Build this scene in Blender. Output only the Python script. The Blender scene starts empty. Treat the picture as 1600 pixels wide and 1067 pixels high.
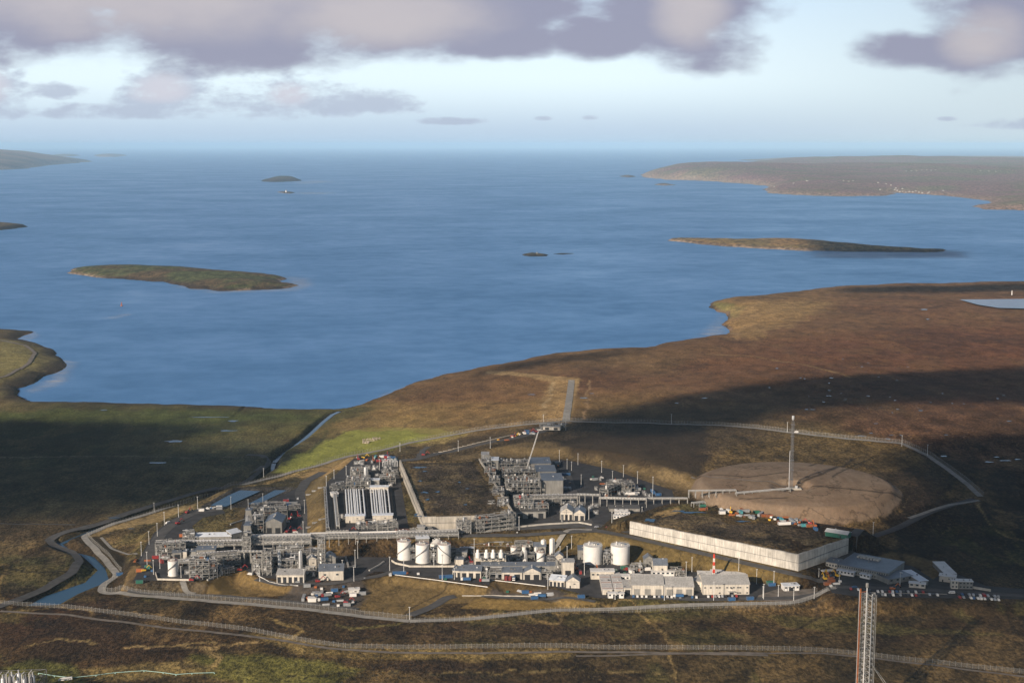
import bpy, math, random
import numpy as np
R = math.radians
rnd = random.Random(7)
SC = bpy.context.scene
COL = SC.collection

# ------------------------------------------------------------------ camera, sky, sun, exposure
CAM = (0.0, 0.0, 390.0); PITCH = 8.2; F = 2133.0
cd = bpy.data.cameras.new('camera'); cam = bpy.data.objects.new('camera', cd); COL.objects.link(cam)
cam.location = CAM; cam.rotation_euler = (R(90 - PITCH), 0, 0)
cd.sensor_width = 36; cd.lens = 36 * F / 1600; cd.clip_start = 1; cd.clip_end = 400000
SC.camera = cam
SUN_EL, SUN_AZ = 21.0, 36.0          # sun behind the camera to the left; shadows fall away and to the right
SD = (-math.sin(R(SUN_AZ)) * math.cos(R(SUN_EL)), -math.cos(R(SUN_AZ)) * math.cos(R(SUN_EL)), math.sin(R(SUN_EL)))
sl = bpy.data.lights.new('sun', 'SUN'); sl.energy = 5.0; sl.angle = R(0.5); sl.color = (1.0, 0.84, 0.67)
so = bpy.data.objects.new('sun', sl); COL.objects.link(so)
so.rotation_euler = (R(90 - SUN_EL), 0, R(-SUN_AZ))
SC.view_settings.view_transform = 'Standard'; SC.view_settings.look = 'None'
SC.view_settings.gamma = 1.0; SC.view_settings.exposure = 0.45
SC.cycles.use_denoising = True
SC.cycles.max_bounces = 5; SC.cycles.diffuse_bounces = 2; SC.cycles.glossy_bounces = 2
SC.cycles.transparent_max_bounces = 10; SC.cycles.volume_bounces = 1

W = bpy.data.worlds.new('World'); SC.world = W; W.use_nodes = True
def world():
    nt = W.node_tree; N = nt.nodes; L = nt.links; N.clear()
    def m(op, a, b=None, c=None, clamp=False):
        n = N.new('ShaderNodeMath'); n.operation = op; n.use_clamp = clamp
        for i, v in enumerate((a, b, c)):
            if v is None: continue
            if isinstance(v, (int, float)): n.inputs[i].default_value = v
            else: L.new(v, n.inputs[i])
        return n.outputs[0]
    def mixc(f, a, b):
        n = N.new('ShaderNodeMix'); n.data_type = 'RGBA'
        for s, v in ((n.inputs[0], f), (n.inputs[6], a), (n.inputs[7], b)):
            if isinstance(v, tuple): s.default_value = (*v, 1)
            elif isinstance(v, (int, float)): s.default_value = v
            else: L.new(v, s)
        return n.outputs[2]
    def sstep(v, a, b):
        n = N.new('ShaderNodeMapRange'); n.interpolation_type = 'SMOOTHSTEP'
        L.new(v, n.inputs[0]); n.inputs[1].default_value = a; n.inputs[2].default_value = b
        return n.outputs[0]
    tc = N.new('ShaderNodeTexCoord'); sep = N.new('ShaderNodeSeparateXYZ'); L.new(tc.outputs['Generated'], sep.inputs[0])
    X, Y, Z = sep.outputs
    sky = N.new('ShaderNodeTexSky'); sky.sky_type = 'NISHITA'; sky.sun_disc = False
    sky.sun_elevation = R(SUN_EL); sky.sun_rotation = R(180 + SUN_AZ); sky.altitude = 300
    sky.air_density = 1.0; sky.dust_density = 0.6; sky.ozone_density = 2.0
    cz = m('MAXIMUM', Z, 0.012); cb = N.new('ShaderNodeCombineXYZ')
    L.new(X, cb.inputs[0]); L.new(Y, cb.inputs[1]); L.new(cz, cb.inputs[2]); L.new(cb.outputs[0], sky.inputs[0])
    yy = m('MAXIMUM', Y, 0.08)
    u = m('DIVIDE', X, yy); v = m('DIVIDE', Z, yy)
    uv = N.new('ShaderNodeCombineXYZ'); L.new(u, uv.inputs[0]); L.new(m('MULTIPLY', v, 2.2), uv.inputs[1])
    def noise(sc, det, rough, off=0.0):
        mp = N.new('ShaderNodeMapping'); mp.inputs['Location'].default_value = (off, off * .7, 0); L.new(uv.outputs[0], mp.inputs[0])
        n = N.new('ShaderNodeTexNoise'); n.inputs['Scale'].default_value = sc; n.inputs['Detail'].default_value = det
        n.inputs['Roughness'].default_value = rough; L.new(mp.outputs[0], n.inputs[0]); return n.outputs[0]
    n1 = noise(13, 8, .52); n2 = noise(7, 6, .5, 3.1); n3 = noise(34, 6, .6, 7.7)
    # clouds stand at fixed bearings in the sky: (bearing u, tangent of height v, half width, height up, height down, weight)
    def blob(px, py, hw, up, dn):
        u0 = (px - 800) / F; v0 = math.tan(math.atan((533 - py) / F) - R(PITCH))
        du = m('DIVIDE', m('SUBTRACT', u, u0), hw / F)
        dv = m('SUBTRACT', v, v0)
        dvp = m('DIVIDE', m('MAXIMUM', dv, 0.0), up / F); dvn = m('DIVIDE', m('MINIMUM', dv, 0.0), dn / F)
        d = m('ADD', m('ADD', m('MULTIPLY', du, du), m('MULTIPLY', dvp, dvp)), m('MULTIPLY', dvn, dvn))
        return m('SUBTRACT', 1.0, d)
    big = [(330, 10, 600, 240, 84), (-60, 20, 420, 200, 66), (640, 20, 250, 90, 72), (760, 66, 130, 40, 26), (1060, 20, 155, 140, 76), (935, 62, 90, 40, 30),
           (1545, 38, 140, 95, 84), (1420, 78, 120, 34, 26), (1900, 20, 300, 200, 60)]
    low = [(-20, 150, 90, 55, 34), (100, 143, 58, 18, 11), (270, 150, 100, 52, 26), (440, 165, 160, 48, 20), (560, 165, 105, 34, 16), (250, 176, 250, 16, 12),
           (715, 190, 60, 8, 5), (848, 186, 16, 5, 4), (920, 184, 18, 6, 4), (1570, 196, 75, 12, 8), (1470, 186, 18, 5, 4), (-100, 178, 200, 12, 10)]
    def field(lst):
        f = None
        for b in lst:
            q = blob(*b); f = q if f is None else m('MAXIMUM', f, q)
        return f
    nz = m('ADD', m('MULTIPLY', m('SUBTRACT', n1, .5), 3.0), m('ADD', m('MULTIPLY', m('SUBTRACT', n2, .5), 2.6), m('MULTIPLY', m('SUBTRACT', n3, .5), 0.9)))
    fb = m('ADD', m('MAXIMUM', field(big), -2.0), nz)
    db = m('MULTIPLY', sstep(fb, -0.6, 0.7), 0.95)
    n4 = noise(60, 7, .62, 2.3); nzl = m('ADD', m('MULTIPLY', m('SUBTRACT', n4, .5), 2.6), m('MULTIPLY', m('SUBTRACT', n1, .5), 3.2))
    fl = m('ADD', m('MAXIMUM', field(low), -2.0), nzl)
    dl = m('MULTIPLY', sstep(fl, -0.1, 1.1), 0.78)
    # overhead and behind: broken cloud from noise only
    hi = m('MULTIPLY', sstep(m('ADD', n2, m('MULTIPLY', Z, .25)), .52, .72), sstep(Z, .16, .3))
    glow = [(250, -10, 330, 90, 70), (600, 30, 190, 90, 46), (1075, 20, 60, 80, 52), (1520, 60, 70, 46, 40), (455, 148, 40, 20, 20), (-10, 135, 40, 30, 30), (260, 145, 50, 30, 16)]
    g = m('MULTIPLY', sstep(m('ADD', field(glow), m('MULTIPLY', m('SUBTRACT', n1, .5), 1.8)), -0.5, 1.2), 0.9)
    E = 1 / 0.06   # cloud brightness is written relative to the background strength of 0.06
    dark = tuple(E * c for c in (0.235, 0.24, 0.325)); lit = tuple(E * c for c in (0.43, 0.395, 0.41))
    ccol = mixc(g, dark, lit)
    # cooler, slightly milky clear sky, deeper blue above
    veil = mixc(sstep(v, 0.0, 0.05), tuple(E * c for c in (0.40, 0.51, 0.66)), tuple(E * c for c in (0.68, 0.80, 0.87)))
    veil2 = mixc(sstep(v, 0.05, 0.14), veil, tuple(E * c for c in (0.50, 0.66, 0.84)))
    vb = mixc(sstep(u, 0.05, 0.45), veil2, tuple(E * c for c in (0.48, 0.57, 0.64)))
    s0 = mixc(m('MULTIPLY', sstep(Z, .26, .12), .85), mixc(m('MULTIPLY', sstep(Z, .2, .5), .35), sky.outputs[0], (0, 0, 0)), vb)
    c1 = mixc(dl, s0, mixc(g, tuple(E * c for c in (0.34, 0.38, 0.48)), tuple(E * c for c in (0.48, 0.45, 0.51))))
    c2 = mixc(db, c1, ccol)
    c3 = mixc(m('MULTIPLY', hi, .6), c2, tuple(E * c for c in (.10, .105, .13)))
    bg = N.new('ShaderNodeBackground'); bg.inputs[1].default_value = 0.06; L.new(c3, bg.inputs[0])
    out = N.new('ShaderNodeOutputWorld'); L.new(bg.outputs[0], out.inputs[0])
world()

# ------------------------------------------------------------------ geometry of the view: a pixel of the survey photo -> a point on the ground
cp, sp_ = math.cos(R(PITCH)), math.sin(R(PITCH))
def ray(px, py):
    a = (px - 800) / F; b = -(py - 533.5) / F
    return (a, cp + b * sp_, -sp_ + b * cp)
def AZ(px, py, z):
    d = ray(px, py); t = (z - CAM[2]) / d[2]
    return (d[0] * t, d[1] * t, z)
def proj(x, y, z):
    z -= CAM[2]; f = y * cp - z * sp_; u = y * sp_ + z * cp
    return 800 + F * x / f, 533.5 - F * u / f

# ------------------------------------------------------------------ noise and polygons in numpy
def vnoise(x, y, seed):
    xi = np.floor(x).astype(np.int64); yi = np.floor(y).astype(np.int64); fx = x - xi; fy = y - yi
    fx = fx * fx * (3 - 2 * fx); fy = fy * fy * (3 - 2 * fy)
    def hsh(a, b):
        h = (a * 374761393 + b * 668265263 + seed * 974634777) & 0xffffffff
        h = ((h ^ (h >> 13)) * 1274126177) & 0xffffffff
        return ((h ^ (h >> 16)) & 0xffff) / 65535.0
    return (hsh(xi, yi) * (1 - fx) + hsh(xi + 1, yi) * fx) * (1 - fy) + (hsh(xi, yi + 1) * (1 - fx) + hsh(xi + 1, yi + 1) * fx) * fy
def fbm(x, y, s, seed, octv=5, g=.5):
    r = 0; a = 1; t = 0
    for o in range(octv):
        r = r + a * vnoise(x / s, y / s, seed + o * 17); t += a; a *= g; s *= .5
    return r / t
def sst(a, b, x):
    t = np.clip((x - a) / (b - a), 0, 1); return t * t * (3 - 2 * t)
def sdist(poly, X, Y):          # negative inside
    d2 = np.full(X.shape, 1e18); ins = np.zeros(X.shape, bool); n = len(poly)
    for i in range(n):
        ax, ay = poly[i][:2]; bx, by = poly[(i + 1) % n][:2]
        ex, ey = bx - ax, by - ay; L2 = ex * ex + ey * ey + 1e-9
        t = np.clip(((X - ax) * ex + (Y - ay) * ey) / L2, 0, 1)
        d2 = np.minimum(d2, (X - ax - t * ex) ** 2 + (Y - ay - t * ey) ** 2)
        c = ((ay > Y) != (by > Y)) & (X < ex * (Y - ay) / (ey if abs(ey) > 1e-9 else 1e-9) + ax)
        ins ^= c
    d = np.sqrt(d2); return np.where(ins, -d, d)
def ldist(path, X, Y):
    d2 = np.full(X.shape, 1e18)
    for (ax, ay), (bx, by) in zip([p[:2] for p in path[:-1]], [p[:2] for p in path[1:]]):
        ex, ey = bx - ax, by - ay; L2 = ex * ex + ey * ey + 1e-9
        t = np.clip(((X - ax) * ex + (Y - ay) * ey) / L2, 0, 1)
        d2 = np.minimum(d2, (X - ax - t * ex) ** 2 + (Y - ay - t * ey) ** 2)
    return np.sqrt(d2)
def P(lst, z): return [AZ(a, b, z) for a, b in lst]

# ------------------------------------------------------------------ the lie of the land
COAST = P([(-900, 500), (-300, 506), (0, 515), (20, 516), (52, 519), (40, 524), (28, 530), (60, 538), (72, 545), (90, 550), (92, 558), (105, 568), (98, 578), (72, 588), (50, 600), (30, 608),
           (33, 617), (42, 626), (50, 629), (200, 632), (350, 636), (480, 640), (522, 641), (545, 638), (575, 628), (620, 610), (650, 598), (700, 585), (738, 578), (768, 573), (805, 567), (820, 563),
           (860, 558), (930, 551), (985, 551), (1012, 548), (1022, 542), (1060, 537), (1092, 532), (1130, 527), (1142, 516), (1128, 508), (1139, 499), (1137, 490), (1122, 487), (1110, 480), (1113, 473),
           (1130, 471), (1180, 467), (1240, 461), (1300, 454), (1420, 450), (1600, 447), (2300, 444)], 0) + [(9000, 3000, 0), (9000, -9000, 0), (-9000, -9000, 0), (-9000, 2000, 0)]
HC = [(0, 700, 5), (200, 700, 5), (400, 680, 5), (500, 650, 4), (100, 800, 5), (0, 850, 6), (0, 900, 8), (100, 950, 6), (0, 1050, 14), (400, 1000, 12), (800, 1020, 14), (1200, 1020, 14), (1590, 1040, 14), (1500, 980, 14),
      (1590, 900, 20), (1590, 800, 34), (1450, 850, 20), (1590, 650, 42), (1350, 650, 42), (1100, 600, 36), (1000, 560, 24), (1200, 500, 26), (1500, 470, 30), (900, 640, 32), (700, 640, 16), (600, 660, 8), (600, 700, 11),
      (850, 690, 34), (1000, 690, 42), (1200, 730, 40), (1400, 740, 40), (1480, 780, 36), (1380, 830, 28), (300, 940, 8), (160, 920, 6), (60, 580, 12), (0, 560, 14), (700, 965, 8), (1000, 950, 8), (1250, 955, 8), (-300, 700, 8), (-200, 1000, 14), (2000, 800, 40), (1900, 1000, 20)]
HCW = [AZ(a, b, z) for a, b, z in HC] + [(0, 300, 20), (-600, -500, 20), (800, -500, 20), (0, -2500, 20)]
ZL, ZU, ZP, ZW, ZR = 14.0, 26.0, 38.0, 37.0, 20.0
def LV(px, z): return ZR if (z == ZL and px > 1284) else z
LOWER = P([(200, 911), (208, 880), (217, 862), (236, 830), (258, 812), (290, 796), (312, 786), (366, 758), (455, 756), (504, 738), (506, 800), (506, 852), (620, 856), (700, 853), (800, 858), (905, 862), (1000, 874), (1110, 892), (1230, 912), (1262, 906), (1274, 912),
           (1276, 928), (1240, 942), (1000, 940), (900, 938), (868, 922), (770, 907), (768, 917), (617, 899), (590, 898), (560, 910), (470, 914), (410, 905), (388, 896), (372, 887), (340, 902), (320, 909)], ZL)
UPPER = P([(508, 836), (508, 752), (552, 714), (622, 710), (740, 708), (885, 716), (960, 730), (1070, 764), (1062, 784), (1010, 800), (1000, 812), (985, 818), (985, 837), (930, 826), (800, 833), (640, 840)], ZU)
RAMPA, RAMPB = AZ(985, 837, ZU), AZ(1262, 902, 15)
RAMP = [AZ(975, 841, ZU), AZ(985, 825, ZU), AZ(1290, 872, 14), AZ(1262, 905, 14)]
EAST = P([(1000, 801), (1075, 786), (1340, 826), (1330, 842), (1250, 866), (985, 815)], ZW)
FL = AZ(1243, 757, 38)
RIGHT = P([(1278, 902), (1288, 880), (1340, 864), (1440, 880), (1560, 905), (1640, 912), (1640, 942), (1350, 937), (1300, 930)], ZR)
POND = P([(318, 791), (370, 762), (456, 762), (404, 792)], ZL)
RIVER = P([(89, 846), (100, 852), (118, 862), (145, 868), (162, 885), (168, 905), (120, 925), (88, 943), (38, 945), (75, 925), (130, 905), (143, 888), (125, 868), (97, 858), (87, 852)], 4)
CREEK = P([(530, 642), (520, 646), (505, 658), (490, 672), (474, 686), (455, 700), (436, 712), (428, 722)], 3)
CANAL = P([(428, 722), (424, 738), (395, 756), (330, 776), (215, 805), (170, 818), (130, 833), (93, 848)], 4)

WALLA, WALLB, WALLC = AZ(984, 816, ZW), AZ(1248, 868, ZW), AZ(1326, 842, ZW)
def side(a, b, X, Y): return (b[0] - a[0]) * (Y - a[1]) - (b[1] - a[1]) * (X - a[0])
def ground(x, y):
    X = np.atleast_1d(np.asarray(x, float)); Y = np.atleast_1d(np.asarray(y, float))
    wx = X + 7 * (fbm(X, Y, 40, 3, 3) - .5) * 2; wy = Y + 12 * (fbm(X, Y, 40, 5, 3) - .5) * 2
    dc = -sdist(COAST, wx, wy)
    num = 0; den = 0
    for a, b, z in HCW:
        w = 1.0 / (((X - a) ** 2 + (Y - b) ** 2) + 60 ** 2) ** 1.7
        num = num + w * z; den = den + w
    h = num / den
    roll = (fbm(X, Y, 260, 11, 5) - .5)
    h = h * (0.86 + 0.28 * roll) + roll * 7 * sst(1500, 2300, Y) + (fbm(X, Y, 24, 31, 4) - .5) * 1.6 * sst(0, 40, dc)
    k = np.where(Y > 2300, 45.0, np.where(X < -400, 22, 60.0))
    h = np.where(dc > 0, np.maximum(h, 2.5) * (1 - np.exp(-dc / k)) + .35 * np.minimum(dc, 4), np.maximum(-6, dc * .3))
    # worked ground
    def lay(h, poly, z, w):
        d = sdist(poly, X, Y); k = 1 - sst(0, w, d); return h + (z - h) * k
    h = lay(h, RIGHT, ZR, 22); h = lay(h, LOWER, ZL, 14)
    h = lay(h, UPPER, ZU, 26)
    t = np.clip(((X - RAMPA[0]) * (RAMPB[0] - RAMPA[0]) + (Y - RAMPA[1]) * (RAMPB[1] - RAMPA[1])) / ((RAMPB[0] - RAMPA[0]) ** 2 + (RAMPB[1] - RAMPA[1]) ** 2), 0, 1)
    dw = ldist([WALLA, WALLB, WALLC], X, Y); inner = (side(WALLA, WALLB, X, Y) > 0) & (side(WALLB, WALLC, X, Y) > 0)
    h = h + (ZW - .8 - h) * (1 - sst(0, 34, sdist(EAST, X, Y))) * np.where(inner, sst(3, 11, dw), 0)
    fw = 40 - 18 * t; near = np.where(inner & (dw > 11), 0.0, 1 - sst(0, 1, (dw - 10) / (fw - 10))); h = h + (ZU - .3 - t * 2.6 - h) * near; h = np.where(~inner & (sdist(RIGHT, X, Y) < 0) & (dw > 9), np.minimum(h, ZR + (h - ZR) * (1 - sst(9, 16, dw))), h)
    rr = np.hypot(X - FL[0], (Y - FL[1]))
    km = 1 - sst(96, 112, rr); h = h + (37.5 + 9 * np.clip(1 - (rr / 112) ** 2, 0, 1) - h) * km
    pd = np.hypot(X - FLARE0[0], Y - FLARE0[1]); h = h + (41.5 - h) * (1 - sst(14, 24, pd)) * km
    d = sdist(POND, X, Y); h = h - 2.2 * (1 - sst(-7, 0, d))
    d = sdist(RIVER, X, Y); h = h + (2.0 - h) * (1 - sst(-2, 12, d))
    d = ldist(CREEK, X, Y); h = h + (1.6 - h) * (1 - sst(3, 10, d))
    d = ldist(CANAL, X, Y); h = h + (2.4 - h) * (1 - sst(3, 9, d))
    return h
FLARE0 = AZ(1236, 764, 41.5)
def hz(x, y): return float(ground(x, y)[0])
def AT(px, py):
    z = 15.0
    for i in range(14):
        p = AZ(px, py, z); z2 = hz(p[0], p[1]); z = z + (z2 - z) * .8
    return AZ(px, py, z)
def ATS(lst):
    z = np.full(len(lst), 15.0)
    for i in range(14):
        p = np.array([AZ(a, b, c) for (a, b), c in zip(lst, z)]); z = z + (ground(p[:, 0], p[:, 1]) - z) * .8
    return [AZ(a, b, c) for (a, b), c in zip(lst, z)]

# ------------------------------------------------------------------ materials
MATS = {}
def mat(name, col, rough=.7, metal=0., var=.18, scale=.4, bump=0., emit=None, spec=.4):
    if name in MATS: return MATS[name]
    mt = bpy.data.materials.new(name); mt.use_nodes = True; N = mt.node_tree.nodes; L = mt.node_tree.links
    b = N['Principled BSDF']; b.inputs['Roughness'].default_value = rough; b.inputs['Metallic'].default_value = metal
    b.inputs['Specular IOR Level'].default_value = spec
    g = N.new('ShaderNodeNewGeometry'); n = N.new('ShaderNodeTexNoise'); n.inputs['Scale'].default_value = scale; n.inputs['Detail'].default_value = 5
    L.new(g.outputs['Position'], n.inputs[0])
    mr = N.new('ShaderNodeMapRange'); mr.inputs[1].default_value = .3; mr.inputs[2].default_value = .7; mr.inputs[3].default_value = 1 - var; mr.inputs[4].default_value = 1 + var
    L.new(n.outputs[0], mr.inputs[0])
    mx = N.new('ShaderNodeVectorMath'); mx.operation = 'SCALE'; mx.inputs[0].default_value = col; L.new(mr.outputs[0], mx.inputs[3])
    L.new(mx.outputs[0], b.inputs['Base Color'])
    if bump:
        bp = N.new('ShaderNodeBump'); bp.inputs['Strength'].default_value = bump; L.new(n.outputs[0], bp.inputs['Height']); L.new(bp.outputs[0], b.inputs['Normal'])
    MATS[name] = mt; return mt
def ribbed(name, col, pitch=.6, rough=.5, metal=0., var=.12, axis=0, amount=.12):
    """profiled sheet: fine ribs along one object axis plus weathering"""
    if name in MATS: return MATS[name]
    mt = mat(name, col, rough, metal, var, .15)
    N = mt.node_tree.nodes; L = mt.node_tree.links; b = N['Principled BSDF']
    tc = N.new('ShaderNodeTexCoord'); sx = N.new('ShaderNodeSeparateXYZ'); L.new(tc.outputs['Object'], sx.inputs[0])
    a = N.new('ShaderNodeMath'); a.operation = 'MULTIPLY'; L.new(sx.outputs[axis], a.inputs[0]); a.inputs[1].default_value = 6.283 / pitch
    s = N.new('ShaderNodeMath'); s.operation = 'SINE'; L.new(a.outputs[0], s.inputs[0])
    mr = N.new('ShaderNodeMapRange'); L.new(s.outputs[0], mr.inputs[0]); mr.inputs[1].default_value = -1; mr.inputs[3].default_value = 1 - amount; mr.inputs[4].default_value = 1
    src = b.inputs['Base Color'].links[0].from_socket
    v = N.new('ShaderNodeVectorMath'); v.operation = 'SCALE'; L.new(src, v.inputs[0]); L.new(mr.outputs[0], v.inputs[3])
    mp = N.new('ShaderNodeMapping'); mp.inputs['Scale'].default_value = (.9, .9, .12); L.new(tc.outputs['Object'], mp.inputs[0]); n = N.new('ShaderNodeTexNoise'); n.inputs['Scale'].default_value = .8; n.inputs['Detail'].default_value = 6; L.new(mp.outputs[0], n.inputs[0])
    m2 = N.new('ShaderNodeMapRange'); m2.inputs[1].default_value = .38; m2.inputs[2].default_value = .6; m2.inputs[3].default_value = .82; m2.inputs[4].default_value = 1.05; L.new(n.outputs[0], m2.inputs[0])
    v2 = N.new('ShaderNodeVectorMath'); v2.operation = 'SCALE'; L.new(v.outputs[0], v2.inputs[0]); L.new(m2.outputs[0], v2.inputs[3]); L.new(v2.outputs[0], b.inputs['Base Color'])
    return mt
STEEL = mat('galvanised_steel', (.30, .295, .28), .6, .2, .3, .5)
STEELD = mat('weathered_steel', (.15, .15, .155), .6, .2, .3, .4)
SILVER = mat('aluminium_cladding', (.50, .51, .52), .42, .35, .15, .3)
GRATE = mat('deck_grating', (.10, .10, .10), .7, .2, .3, .8)
WHITE = mat('white_paint', (.64, .63, .61), .45, 0, .10, .15)
WHITEB = mat('cool_white_sheet', (.62, .67, .74), .45, 0, .1, .2)
CREAM = ribbed('cream_sheet_cladding', (.54, .50, .435), 1.1)
GREYC = ribbed('grey_sheet_cladding', (.25, .245, .23), .9)
BLUEG = ribbed('blue_grey_sheet_roof', (.17, .195, .235), .8, .4, .2)
ROOFG = ribbed('pale_grey_sheet_roof', (.39, .385, .375), 1.3, .5, .1)
CONC = mat('concrete', (.38, .36, .32), .85, 0, .22, .25, .1)
ASPH = mat('asphalt', (.036, .036, .040), .9, 0, .35, .12)
ROADM = mat('worn_asphalt', (.072, .070, .070), .9, 0, .25, .15)
TRACK = mat('pale_concrete_track', (.25, .24, .22), .9, 0, .22, .2)
GRAVEL = mat('crushed_stone', (.15, .13, .11), .95, 0, .35, .15)
BERM = mat('dry_grass_bank', (.21, .155, .07), .95, 0, .3, .2)
DARK = mat('dark_opening', (.02, .022, .026), .5, 0, .1)
GLASS = mat('window_glass', (.03, .04, .05), .12, 0, .1, spec=.8)
TYRE = mat('tyre_rubber', (.02, .02, .02), .9)
PAINT = {k: mat(k + '_paint', c, .4, 0, .12, .5) for k, c in dict(red=(.26, .03, .03), blue=(.035, .10, .22), green=(.03, .13, .09), orange=(.38, .12, .04), yellow=(.62, .38, .04), grey=(.25, .26, .27), black=(.025, .025, .03), rust=(.24, .085, .035), brown=(.16, .08, .05), teal=(.06, .25, .28)).items()}
PAINT['white'] = WHITE; PAINT['silver'] = mat('silver_car_paint', (.42, .43, .45), .3, .4)
RUST = mat('rusty_pipe', (.30, .10, .035), .8, 0, .4, .8)
def pane_mesh_mat():
    mt = bpy.data.materials.new('fence_mesh'); mt.use_nodes = True; N = mt.node_tree.nodes; L = mt.node_tree.links
    b = N['Principled BSDF']; b.inputs['Base Color'].default_value = (.33, .32, .30, 1); b.inputs['Roughness'].default_value = .7
    t = N.new('ShaderNodeBsdfTransparent'); mx = N.new('ShaderNodeMixShader'); mx.inputs[0].default_value = .14
    L.new(t.outputs[0], mx.inputs[1]); L.new(b.outputs[0], mx.inputs[2]); L.new(mx.outputs[0], N['Material Output'].inputs[0])
    return mt
MESHM = pane_mesh_mat()

def water_mat(name, deep, rough, bscale, bstr, streak):
    mt = bpy.data.materials.new(name); mt.use_nodes = True; N = mt.node_tree.nodes; L = mt.node_tree.links
    b = N['Principled BSDF']; b.inputs['IOR'].default_value = 1.33; b.inputs['Roughness'].default_value = rough
    g = N.new('ShaderNodeNewGeometry')
    def nz(sc, mp, det=4, ro=.55):
        m_ = N.new('ShaderNodeMapping'); m_.inputs['Scale'].default_value = mp; m_.inputs['Rotation'].default_value = (0, 0, R(-9)); L.new(g.outputs['Position'], m_.inputs[0])
        n = N.new('ShaderNodeTexNoise'); n.inputs['Scale'].default_value = sc; n.inputs['Detail'].default_value = det; n.inputs['Roughness'].default_value = ro
        L.new(m_.outputs[0], n.inputs[0]); return n.outputs[0]
    big = nz(.0016, (.85, 1, 1), 11, .70)
    mid = nz(.016, (.8, 1, 1), 7, .65)
    mul = N.new('ShaderNodeMath'); mul.operation = 'MULTIPLY_ADD'; L.new(mid, mul.inputs[0]); mul.inputs[1].default_value = .35; 
    a2 = N.new('ShaderNodeMath'); a2.operation = 'MULTIPLY'; L.new(big, a2.inputs[0]); a2.inputs[1].default_value = .65; L.new(a2.outputs[0], mul.inputs[2])
    mr = N.new('ShaderNodeMapRange'); L.new(mul.outputs[0], mr.inputs[0]); mr.inputs[1].default_value = .38; mr.inputs[2].default_value = .62
    mr.inputs[3].default_value = rough - streak; mr.inputs[4].default_value = rough + streak; L.new(mr.outputs[0], b.inputs['Roughness'])
    cr = N.new('ShaderNodeMix'); cr.data_type = 'RGBA'; cr.inputs[6].default_value = (*[c * (1.12 if streak else 1) for c in deep], 1); cr.inputs[7].default_value = (*[c * (.86 if streak else 1) for c in deep], 1)
    mf = N.new('ShaderNodeMapRange'); L.new(mul.outputs[0], mf.inputs[0]); mf.inputs[1].default_value = .4; mf.inputs[2].default_value = .6; L.new(mf.outputs[0], cr.inputs[0])
    L.new(cr.outputs[2], b.inputs['Base Color'])
    wv = nz(bscale, (.55, 1, 1), 5, .6)
    bp = N.new('ShaderNodeBump'); bp.inputs['Strength'].default_value = bstr; bp.inputs['Distance'].default_value = 1.0; L.new(wv, bp.inputs['Height']); L.new(bp.outputs[0], b.inputs['Normal'])
    return mt
SEAM = water_mat('sea_water', (.062, .200, .45), .40, .09, .6, .10)
POOLM = water_mat('still_water', (.035, .085, .15), .10, .5, .05, 0)

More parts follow.
